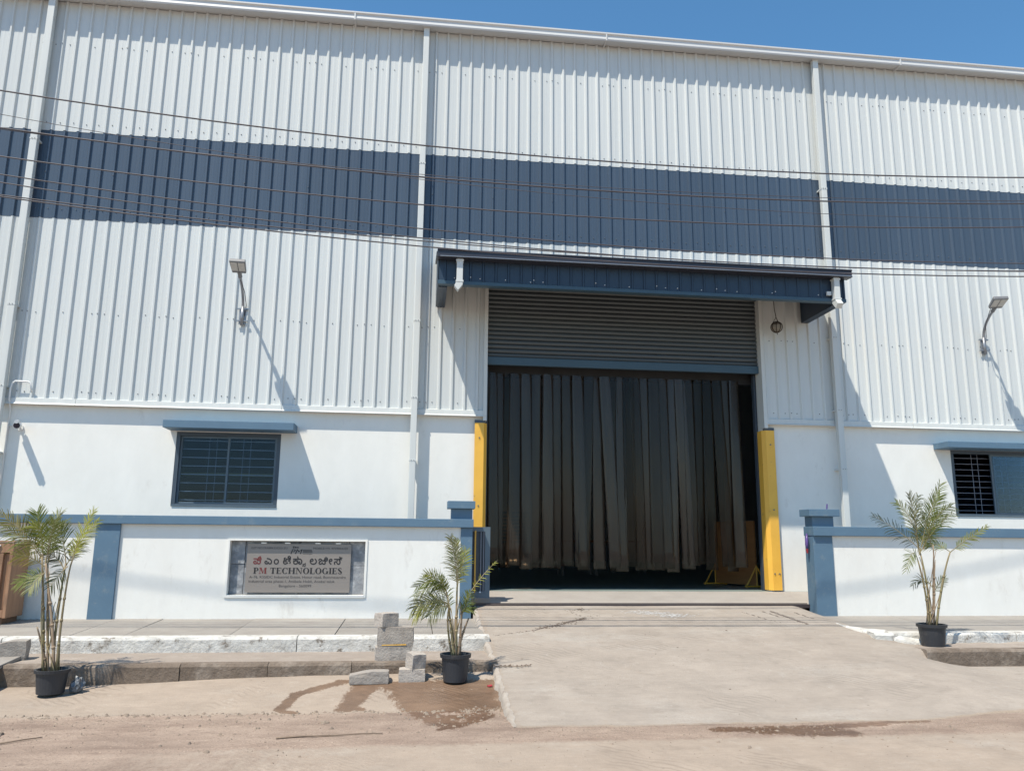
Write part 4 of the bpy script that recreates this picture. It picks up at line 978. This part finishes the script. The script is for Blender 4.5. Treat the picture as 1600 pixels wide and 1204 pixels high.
def palm(label, potlabel_dims, stems, fronds, y, seed, Lm):
    rnd = random.Random(seed)
    cx, cy, z0, r0, r1, h = potlabel_dims
    t = thing('potted_palm', label, 'palm', (cx, cy, z0), 'potted areca palms along the kerb')
    m = MB(); m.lathe([(0.001, 0.0), (r0, 0.0), (r0 + (r1 - r0) * .85, h * 0.86), (r1 + 0.012, h * 0.865), (r1 + 0.016, h), (r1 - 0.004, h), (r1 - 0.012, h * 0.84), (0.001, h * 0.83)], (cx, cy, z0), 28)
    pot = m.build('pot', 'pot_plastic', t, smooth=False)
    m = MB(); m.lathe([(r1 - 0.012, h * 0.86), (r1 * 0.5, h * 0.885), (0.001, h * 0.88)], (cx, cy, z0), 20); m.build('soil', 'soil', t, smooth=True)
    dep = []
    for i, st in enumerate(stems):
        d = rnd.uniform(-0.10, 0.10); b = rnd.uniform(-0.04, 0.04)
        P = [(x, y + b + (d - b) * k / (len(st) - 1), z if k else min(z, z0 + h * 0.9)) for k, (x, z) in enumerate(st)]
        path = smooth_path(P, 10); r = rnd.uniform(0.009, 0.013)
        m = MB(); m.tube(path, [r * (1.25 - 0.55 * k / 10) for k in range(11)], 7)
        for k in (2, 4, 6): m.tube([path[k], path[k] + (path[k + 1] - path[k]) * 0.25], r * 1.35, 7)
        m.build('stem', rnd.choice(['stem_green', 'stem_brown']), t, smooth=True); dep.append((path[-1], d))
    # thin petioles in the clump
    for i in range(7):
        a = Vector((cx + rnd.uniform(-.07, .07), cy + rnd.uniform(-.06, .06), z0 + h * 0.86)); e, _ = rnd.choice(dep)
        mid = a.lerp(e, 0.5) + Vector((rnd.uniform(-.06, .06), rnd.uniform(-.05, .05), 0)); tip = a.lerp(e, rnd.uniform(.55, 1.0)) + Vector((rnd.uniform(-.06, .06), rnd.uniform(-.06, .06), 0))
        m = MB(); m.tube(smooth_path([a, mid, tip], 8), [0.0065 - 0.0004 * k for k in range(9)], 5); m.build('stem', rnd.choice(['stem_green', 'stem_brown']), t, smooth=True)
    for fr, mat, npair, ls in fronds:
        s0 = min(dep, key=lambda e: (e[0].x - fr[0][0]) ** 2 + (e[0].z - fr[0][1]) ** 2)
        y0 = s0[0].y; y2 = y0 + rnd.uniform(-0.22, 0.22)
        P = [(fr[0][0], y0, fr[0][1]), (fr[1][0], (y0 + y2) / 2, fr[1][1]), (fr[2][0], y2, fr[2][1])]
        frond_mesh(P, Lm * ls, npair, mat, t, rnd, droop=rnd.uniform(0.1, 0.35))
        if npair >= 22:
            y3 = y0 + rnd.uniform(-0.30, 0.30); j = lambda a: a + rnd.uniform(-0.07, 0.07)
            P = [(fr[0][0], y0, fr[0][1] - 0.02), (j(fr[1][0]), (y0 + y3) / 2, j(fr[1][1]) - 0.03), (j(fr[2][0]), y3, j(fr[2][1]) - 0.08)]
            frond_mesh(P, Lm * ls * 0.9, int(npair * 0.8), rnd.choice([mat, G_, G_, L_]), t, rnd, droop=rnd.uniform(0.2, 0.5))
    return t
G_, L_, PA, Y_, D_ = 'leaf_green', 'leaf_lime', 'leaf_pale', 'leaf_yellow', 'leaf_dark'
palm('tallest-stemmed potted areca palm with yellowing fronds in a black pot at the far left', (-3.255, -4.02, 0.150, 0.118, 0.140, 0.215),
     [[(-3.35, 0.36), (-3.38, 0.71), (-3.48, 1.39)], [(-3.31, 0.36), (-3.37, 0.85), (-3.44, 1.33)], [(-3.25, 0.36), (-3.28, 0.71), (-3.28, 1.09), (-3.28, 1.33)], [(-3.21, 0.36), (-3.22, 0.74), (-3.22, 1.09), (-3.19, 1.33)], [(-3.24, 0.36), (-3.26, 0.68), (-3.36, 1.03), (-3.42, 1.33)], [(-3.31, 0.36), (-3.38, 0.62), (-3.41, 0.75)]],
     [([(-3.48, 1.39), (-3.62, 1.63), (-3.89, 1.79)], Y_, 26, 1.0), ([(-3.47, 1.38), (-3.54, 1.69), (-3.60, 1.82)], G_, 22, 0.9), ([(-3.44, 1.33), (-3.45, 1.69), (-3.38, 1.81)], PA, 22, 0.9), ([(-3.42, 1.33), (-3.38, 1.57), (-3.31, 1.74)], G_, 20, .9),
      ([(-3.28, 1.33), (-3.34, 1.57), (-3.44, 1.72)], G_, 20, .9), ([(-3.19, 1.33), (-3.17, 1.57), (-3.04, 1.85)], L_, 24, 0.7), ([(-3.42, 1.23), (-3.51, 1.24), (-3.66, 1.14)], G_, 16, .7), ([(-3.42, 1.24), (-3.48, 1.18), (-3.50, 1.08)], PA, 10, .6),
      ([(-3.28, 1.30), (-3.22, 1.45), (-3.19, 1.51)], D_, 12, .7), ([(-3.29, 1.27), (-3.36, 1.39), (-3.50, 1.44)], D_, 14, .7), ([(-3.43, 1.30), (-3.57, 1.43), (-3.65, 1.40)], Y_, 12, .7), ([(-3.26, 1.30), (-3.31, 1.21), (-3.33, 1.12)], D_, 10, .7)], -4.02, 5, 0.26)
palm('low bushy potted areca palm in a black pot beside the ramp and the stacked blocks', (0.525, -3.95, 0.205, 0.118, 0.142, 0.262),
     [[(0.49, 0.46), (0.44, 0.66), (0.42, 0.84), (0.45, 0.94)], [(0.53, 0.46), (0.52, 0.72), (0.52, 1.12)], [(0.55, 0.46), (0.57, 0.69), (0.58, 0.87)], [(0.51, 0.46), (0.47, 0.72), (0.43, 1.03)], [(0.54, 0.46), (0.58, 0.65), (0.65, 0.81)]],
     [([(0.52, 1.09), (0.51, 1.35), (0.43, 1.62)], PA, 22, .9), ([(0.52, 1.19), (0.52, 1.41), (0.47, 1.57)], PA, 16, .8), ([(0.54, 1.19), (0.57, 1.32), (0.62, 1.48)], L_, 14, .8), ([(0.43, 1.03), (0.36, 1.28), (0.11, 1.12)], G_, 22, .8),
      ([(0.43, 1.0), (0.33, 1.22), (0.20, 1.25)], L_, 16, .8), ([(0.45, 0.94), (0.30, 1.06), (0.08, 0.92)], PA, 24, 1.0), ([(0.46, 0.9), (0.37, 1.0), (0.23, 0.84)], PA, 18, .9), ([(0.57, 0.9), (0.69, 1.16), (0.94, 1.38)], L_, 9, .35),
      ([(0.58, 0.84), (0.63, 0.97), (0.66, 1.06)], G_, 12, .7), ([(0.56, 0.84), (0.60, 0.94), (0.67, 0.90)], G_, 12, .7), ([(0.47, 0.87), (0.43, 1.03), (0.36, 1.22)], G_, 14, .7)], -3.95, 8, 0.235)
palm('upright potted areca palm in a black pot on the ledge right of the ramp', (6.335, -2.98, 0.384, 0.128, 0.158, 0.255),
     [[(6.31, 0.63), (6.31, 0.97), (6.2, 1.39)], [(6.33, 0.63), (6.37, 1.01), (6.29, 1.49)], [(6.36, 0.63), (6.41, 1.05), (6.4, 1.58)], [(6.38, 0.63), (6.47, 1.16), (6.6, 1.49)], [(6.4, 0.63), (6.42, 0.97), (6.51, 1.43)]],
     [([(6.29, 1.49), (6.37, 1.9), (6.56, 2.33)], G_, 28, 1.0), ([(6.27, 1.51), (6.27, 1.97), (6.2, 2.19)], PA, 24, .95), ([(6.29, 1.52), (6.14, 1.74), (5.81, 1.94)], D_, 16, .8), ([(6.34, 1.54), (6.46, 1.98), (6.58, 2.18)], G_, 24, .95),
      ([(6.2, 1.39), (6.09, 1.62), (5.91, 1.26)], G_, 18, .6), ([(6.6, 1.49), (6.73, 1.63), (6.99, 1.81)], L_, 18, .5), ([(6.61, 1.49), (6.51, 1.62), (6.43, 1.58)], G_, 14, .7), ([(6.38, 1.54), (6.32, 1.82), (6.23, 1.97)], PA, 20, .9),
      ([(6.37, 1.05), (6.27, 1.27), (6.14, 1.08)], D_, 9, .5), ([(6.45, 0.97), (6.51, 1.12), (6.58, 1.18)], G_, 9, .5), ([(6.27, 1.47), (6.4, 1.74), (6.59, 1.98)], G_, 22, .9)], -2.98, 13, 0.27)

# ================================================================== STONES AND BLOCKS
def block(label, c, dims, rz, seed, name='concrete_block', mat='block_concrete', cut=0.0, group='loose concrete blocks', tilt=0.0):
    rnd = random.Random(seed); bm = bmesh.new(); bmesh.ops.create_cube(bm, size=1.0)
    bmesh.ops.subdivide_edges(bm, edges=bm.edges, cuts=4, use_grid_fill=True)
    for v in bm.verts:
        co = v.co.copy(); n_ = noise.noise(co * 2.3 + Vector((seed, 0, 0))); n2 = noise.noise(co * 7 + Vector((seed, 5, 0)))
        corner = max(0, abs(co.x) + abs(co.y) + abs(co.z) - 1.15)
        v.co = co * (1 - corner * 0.10 + 0.05 * n_ + 0.025 * n2)
        if cut and co.z > 0: v.co.z *= 1 - cut * max(0, -co.x * 1.6 + 0.1 * n_)
        v.co.x *= dims[0]; v.co.y *= dims[1]; v.co.z = v.co.z * dims[2]
    zmin = min(v.co.z for v in bm.verts)
    for v in bm.verts:
        if v.co.z < -0.45 * dims[2]: v.co.z = -0.5 * dims[2]
        v.co.z += 0.5 * dims[2]
    me = bpy.data.meshes.new(name); bm.to_mesh(me); bm.free(); me.materials.append(MATS[mat])
    o = link(name, me); o.location = c; o.rotation_euler = (tilt, 0, rz); return tag(o, label, 'block', group)
block('bottom concrete block of the stack of three on the ledge', (-0.108, -3.50, 0.343), (0.375, 0.20, 0.142), 0.05, 1)
block('large middle concrete block of the stack of three, with a yellow paint mark', (-0.088, -3.50, 0.489), (0.375, 0.17, 0.195), 0.0, 2)
yb = MB(); yb.add([(-0.23, -3.588, 0.502), (0.03, -3.590, 0.504), (0.02, -3.590, 0.516), (-0.10, -3.590, 0.513), (-0.22, -3.588, 0.510)], [(0, 1, 2, 3, 4)])
mid_block = [o for o in COL.objects if o.get('label', '').startswith('large middle')][0]
me = yb.mesh('paint_mark', 'yellow_paint', Vector(mid_block.location)); link('paint_mark', me, mid_block)
block('small broken block on top of the stack of three', (-0.19, -3.49, 0.686), (0.20, 0.16, 0.135), 0.6, 3)
block('low block on the ground beside the kerb under a tilted half brick', (0.095, -3.86, 0.190), (0.26, 0.17, 0.125), 0.0, 4)
block('tilted half brick lying on the low block by the kerb', (0.125, -3.85, 0.305), (0.15, 0.15, 0.16), 0.5, 5, tilt=0.12)
block('flat wedge shaped concrete piece lying on the wet ground', (-0.325, -3.91, 0.190), (0.385, 0.17, 0.115), 0.03, 6, cut=0.75)
block('broken stone on the ledge at the far left edge', (-3.99, -3.25, 0.343), (0.30, 0.2, 0.19), 0.2, 7, cut=0.5)
# slab laid from the ledge over the gutter at the far left
m = MB(); m.prism([(-3.30, 0.352), (-3.30, 0.387), (-4.02, 0.335), (-4.02, 0.300)], 'x', -4.75, -3.86)
o = tag(m.build('stone_slab', 'pavement_concrete', bevel=0.006), 'thin concrete slab projecting over the lower kerb at the far left edge', 'slab')
part('support_block', 'kerb_concrete', o, (-4.7, -4.05, -3.9, -3.72, 0.08, 0.306))
m = MB(); m.tube([(-4.6, -4.0, 0.16), (-3.92, -3.93, 0.165)], 0.04, 8); tag(m.build('stone_bar', 'block_concrete'), 'rough stone bar lying on the ground under the overhanging slab at the far left', 'stone')

# ================================================================== WOODEN CRATE
CB = 0.545
t = thing('wooden_crate', 'brown wooden crate standing on the pavement against the left compound wall', 'crate', (-5.6, -1.5, CB))
part('back_board', 'wood_dark', t, (-6.40, -4.84, -1.66, -1.30, CB + 0.10, CB + 0.94))
x = -6.40; k = 0
while x < -4.86:
    part('plank', 'wood', t, (x + 0.004, min(x + 0.128, -4.842), -1.685 - 0.003 * (k % 2), -1.661, CB + 0.16, CB + 0.82)); x += 0.13; k += 1
for xx in (-6.40, -5.60, -4.985): part('batten', 'wood', t, (xx, xx + 0.075, -1.725, -1.6895, CB + 0.155, CB + 0.83), bevel=0.004)
part('top_rail', 'wood', t, (-6.40, -4.838, -1.728, -1.6895, CB + 0.832, CB + 0.955), bevel=0.004)
part('bottom_rail', 'wood', t, (-6.40, -4.838, -1.728, -1.6895, CB + 0.065, CB + 0.153), bevel=0.004)
part('corner_post', 'wood', t, (-4.838, -4.80, -1.73, -1.30, CB + 0.06, CB + 0.95), bevel=0.004)
part('lid', 'wood', t, (-6.41, -4.795, -1.735, -1.29, CB + 0.957, CB + 0.975), bevel=0.003)
for xx in (-6.3, -5.6, -4.9): part('foot', 'wood_dark', t, (xx - 0.04, xx + 0.05, -1.70, -1.32, CB - 0.01, CB + 0.063))
m = MB(); m.tube([(-5.3, -1.732, CB + 0.87), (-5.08, -1.738, CB + 0.88), (-5.02, -1.742, CB + 0.915), (-4.98, -1.74, CB + 0.89), (-4.95, -1.74, CB + 0.925)], [0.006, 0.008, 0.018, 0.014, 0.01], 7)
tag(m.build('plastic_strip', 'white_plastic', smooth=True), 'knotted white plastic strip tied on the crate', 'strip')

# ================================================================== SMALL LOOSE THINGS
m = MB(); m.tube([(6.115, -0.95, 1.55), (6.205, -0.93, 2.16)], 0.011, 8); o = m.build('broom_handle', 'purple_plastic'); tag(o, 'purple broom handle leaning behind the right gate post', 'broom handle')
m = MB(); m.tube([(5.765, -1.10, 1.72), (5.752, -1.12, 1.64), (5.748, -1.12, 1.56), (5.755, -1.11, 1.49)], [0.008, 0.022, 0.026, 0.01], 8)
o = m.build('hanging_rag', 'purple_plastic', smooth=True); tag(o, 'small purple and red rag hanging on the right gate post', 'rag')
m = MB(); m.tube([(5.752, -1.115, 1.50), (5.757, -1.11, 1.44)], [0.02, 0.012], 8); m.build('tip', 'red_cloth', o)
# crumpled plastic bag
bm = bmesh.new(); bmesh.ops.create_icosphere(bm, subdivisions=3, radius=1.0)
for v in bm.verts:
    n_ = noise.noise(v.co * 2.1) * 0.35 + abs(noise.noise(v.co * 4.5)) * 0.35
    v.co *= 0.75 + n_; v.co.x *= 0.075; v.co.y *= 0.07; v.co.z = max(v.co.z, -0.6) * 0.09
me = bpy.data.meshes.new('plastic_bag'); bm.to_mesh(me); bm.free(); me.materials.append(MATS['bag_plastic'])
o = link('plastic_bag', me); o.location = (-3.05, -3.95, 0.20); tag(o, 'crumpled translucent plastic bag tucked beside the far left pot', 'bag')
bm = bmesh.new(); bmesh.ops.create_icosphere(bm, subdivisions=2, radius=1.0)
for v in bm.verts: v.co *= 0.8 + 0.5 * noise.noise(v.co * 2); v.co.x *= 0.035; v.co.y *= 0.025; v.co.z *= 0.015
me = bpy.data.meshes.new('wrapper'); bm.to_mesh(me); bm.free(); me.materials.append(MATS['red_cloth'])
o = link('wrapper', me); o.location = (0.86, -4.12, road_z(0.86, -4.12) + 0.01); tag(o, 'crumpled red wrapper on the wet ground beside the ramp', 'wrapper')
# twigs
def twig(label, pts, r):
    P = [(x, y, (ramp_z(x, y) if x > 1.0 and y > -5.3 else road_z(x, y)) + r + 0.003) for x, y in pts]
    m = MB(); m.tube(P, [r * (1 - 0.5 * i / (len(P) - 1)) for i in range(len(P))], 6); tag(m.build('twig', 'twig', smooth=True), label, 'twig', 'fallen twigs')
twig('long pale twig lying on the dirt road left of the wet patch', [(-0.92, -5.66), (-0.72, -5.60), (-0.5, -5.61), (-0.3, -5.55), (-0.12, -5.56)], 0.0075)
twig('short twig on the dirt road at the far left', [(-2.9, -5.66), (-2.78, -5.55), (-2.68, -5.48)], 0.007)
# dried palm frond fallen at the ramp edge
rnd = random.Random(4); t = thing('fallen_frond', 'dry palm frond piece lying on the left edge of the ramp', 'frond', (1.1, -3.75, 0.3))
m = MB(); path = [(0.93 + 0.045 * i, -3.78 + 0.004 * i * math.sin(i), ramp_z(0.97 + 0.045 * i, -3.78) + 0.012) for i in range(9)]
m.tube(path, 0.004, 5); m.build('midrib', 'twig', t)
for i in range(20):
    p = Vector(path[min(8, i // 2)]); d = Vector((rnd.uniform(-.2, 1), rnd.choice((-1, 1)) * rnd.uniform(.3, 1), 0.1)).normalized() * rnd.uniform(.03, .07)
    m = MB(); m.add([p, p + d * 0.5 + Vector((0.006, 0.004, 0.01)), p + d, p + d * 0.5 - Vector((0.006, 0.004, -0.004))], [(0, 1, 2, 3)]); m.build('leaflet', 'dry_leaf', t, recalc=False)
# leaf litter along the wet trail on the ramp, pebbles on the road
def litter(name, pts, zf, mat, smin, smax, flat, label_kind):
    rnd = random.Random(name); m = MB()
    for x, y in pts:
        s = rnd.uniform(smin, smax) * rnd.uniform(0.6, 1.0); z = zf(x, y); a = rnd.uniform(0, 6.28)
        ux, uy = math.cos(a) * s, math.sin(a) * s; vx, vy = -math.sin(a) * s * rnd.uniform(.4, .9), math.cos(a) * s * rnd.uniform(.4, .9); h = s * flat * rnd.uniform(.6, 1.2)
        m.add([(x + ux, y + uy, z), (x + vx, y + vy, z), (x - ux * .9, y - uy * .9, z), (x - vx, y - vy, z), (x + ux * .3 + vx * .2, y + uy * .3, z + h), (x - ux * .3, y - uy * .2 - vy * .2, z + h * .85)],
              [(0, 1, 4), (1, 5, 4), (1, 2, 5), (2, 3, 5), (3, 4, 5), (3, 0, 4)])
    return struct(m.build(name, mat), 'stuff')
rnd = random.Random(77)
pts = []
for _ in range(900):
    x = rnd.uniform(-5, 8.5); y = -4.75 - abs(rnd.gauss(0, 0.55)); 
    if x > 1 and y > -5.6: y = -5.5 - abs(rnd.gauss(0, .3))
    if rnd.random() < (0.35 if x > 1 else 1): pts.append((x, y))
for _ in range(420):
    x = rnd.uniform(-4.5, 0.9); pts.append((x, -4.76 + 0.05 * nz(x, 0, 1.5, 41) + rnd.gauss(0, 0.035)))
for _ in range(40): pts.append((rnd.uniform(0.55, 1.0), rnd.uniform(-5.0, -4.6)))
litter('road_pebbles', pts, lambda x, y: road_z(x, y) - 0.002, 'pebble', 0.006, 0.030, 0.7, 0)
pts = []
for _ in range(5200):
    x = rnd.uniform(-4.6, 8.2); y = -4.72 - abs(rnd.gauss(0, 0.75))
    if x > 1 and y > ramp_bottom(x): y = ramp_bottom(x) - abs(rnd.gauss(0, 0.25))
    if noise.noise(Vector((x * 1.6, y * 2.4, 4))) > -0.12: pts.append((x, y))
litter('road_grit', pts, lambda x, y: road_z(x, y) - 0.001, 'pebble', 0.003, 0.011, 0.8, 0)
pts = []
for x0, y0, x1, y1, r, n_ in ((2.02, -1.98, 2.34, -1.74, .05, 60), (1.62, -2.25, 2.0, -2.0, .05, 45), (1.05, -2.55, 1.6, -2.3, .02, 14), (2.2, -1.30, 2.45, -1.22, .04, 40), (2.5, -1.5, 2.3, -1.75, .05, 14), (1.2, -4.6, 5.0, -1.6, 1.2, 22)):
    for _ in range(n_):
        s = rnd.random(); pts.append((x0 + (x1 - x0) * s + rnd.gauss(0, r), min(-1.05, y0 + (y1 - y0) * s + rnd.gauss(0, r))))
litter('leaf_litter', [p for p in pts if p[0] > 1.02], lambda x, y: ramp_z(x, y), 'dry_leaf', 0.008, 0.026, 0.35, 0)
pts = []
for x0, y0, r, n_ in ((3.30, -1.42, 0.07, 120), (3.52, -1.55, 0.10, 120), (3.15, -1.35, 0.08, 50), (3.65, -1.62, 0.06, 40)):
    for _ in range(n_): pts.append((x0 + rnd.gauss(0, r * 1.6), y0 + rnd.gauss(0, r * 0.6)))
litter('lime_spill', pts, lambda x, y: ramp_z(x, y) + 0.0005, 'lime', 0.012, 0.045, 0.05, 0)
# a few larger stones one can point at
for i, (x, y, s, lab) in enumerate(((-3.05, -5.36, 0.05, 'dark flat stone on the dirt road below the far left pot'), (-0.62, -5.12, 0.045, 'dark lump of earth on the dirt road above the long twig'), (-1.35, -6.0, 0.03, 'small dark stone near the road edge, lowest in view'), (0.52, -4.98, 0.03, 'small stone at the lower edge of the wet patch'))):
    bm = bmesh.new(); bmesh.ops.create_icosphere(bm, subdivisions=2, radius=s)
    for v in bm.verts: v.co *= 0.85 + 0.5 * noise.noise(v.co * 30 + Vector((i, 0, 0))); v.co.z *= 0.4
    me = bpy.data.meshes.new('stone'); bm.to_mesh(me); bm.free(); me.materials.append(MATS['pebble'])
    o = link('stone', me); o.location = (x, y, road_z(x, y) + s * 0.12); tag(o, lab, 'stone', 'loose stones on the road')

# ================================================================== INSIDE THE HALL
def trestle(x, y, label, ang):
    t = thing('steel_trestle', label, 'trestle', (x, y, FLOOR), 'yellow trestles inside the doorway')
    c, s = math.cos(ang), math.sin(ang)
    m = MB()
    for d in (-1, 1): m.tube([(x, y, FLOOR + 0.35), (x + d * 0.20 * c, y + d * 0.20 * s, FLOOR + 0.0)], 0.014, 6)
    m.build('legs', 'yellow_paint', t)
    m = MB(); m.tube([(x - 0.22 * c, y - 0.22 * s, FLOOR + 0.018), (x + 0.22 * c, y + 0.22 * s, FLOOR + 0.018)], 0.014, 6); m.build('foot_bar', 'yellow_paint', t)
    m = MB(); m.tube([(x, y, FLOOR + 0.02), (x, y, FLOOR + 0.37)], 0.014, 6); m.build('upright', 'yellow_paint', t)
trestle(5.90, 1.02, 'nearer yellow A-shaped trestle inside the doorway beside the brown board', 0.0)
trestle(5.52, 1.95, 'farther yellow A-shaped trestle inside the doorway behind the brown board', 0.0)
m = MB(); m.prism([(5.54, 1.96), (5.90, 1.06), (5.93, 1.07), (5.57, 1.97)], 'z', FLOOR + 0.03, 1.95); o = m.build('brown_board', 'plywood'); tag(o, 'upright brown board standing between the yellow trestles behind the curtain', 'board')
def table(x, y, w, label):
    t = thing('work_table', label, 'table', (x, y, FLOOR), 'work tables inside the hall')
    part('table_top', 'wood', t, (x - w / 2, x + w / 2, y - 0.35, y + 0.35, FLOOR + 0.72, FLOOR + 0.76))
    for sx in (-1, 1):
        for sy in (-1, 1): part('leg', 'steel_bar', t, (x + sx * (w / 2 - 0.05) - 0.02, x + sx * (w / 2 - 0.05) + 0.02, y + sy * 0.3 - 0.02, y + sy * 0.3 + 0.02, FLOOR, FLOOR + 0.72))
table(3.7, 5.6, 0.85, 'work table deep inside the hall, seen under the middle of the curtain')
table(5.3, 7.4, 0.9, 'farthest work table inside the hall, seen under the right of the curtain')
t = thing('blue_rack', 'blue slatted rack glimpsed inside the hall through the curtain gap', 'rack', (2.55, 8.0, FLOOR))
for k in range(9): part('slat', 'blue_panel', t, (2.2, 2.95, 7.97, 8.0, 1.50 + k * 0.09, 1.57 + k * 0.09))
for xx in (2.17, 2.95): part('post', 'blue_panel', t, (xx, xx + 0.04, 7.96, 8.02, FLOOR, 2.36))
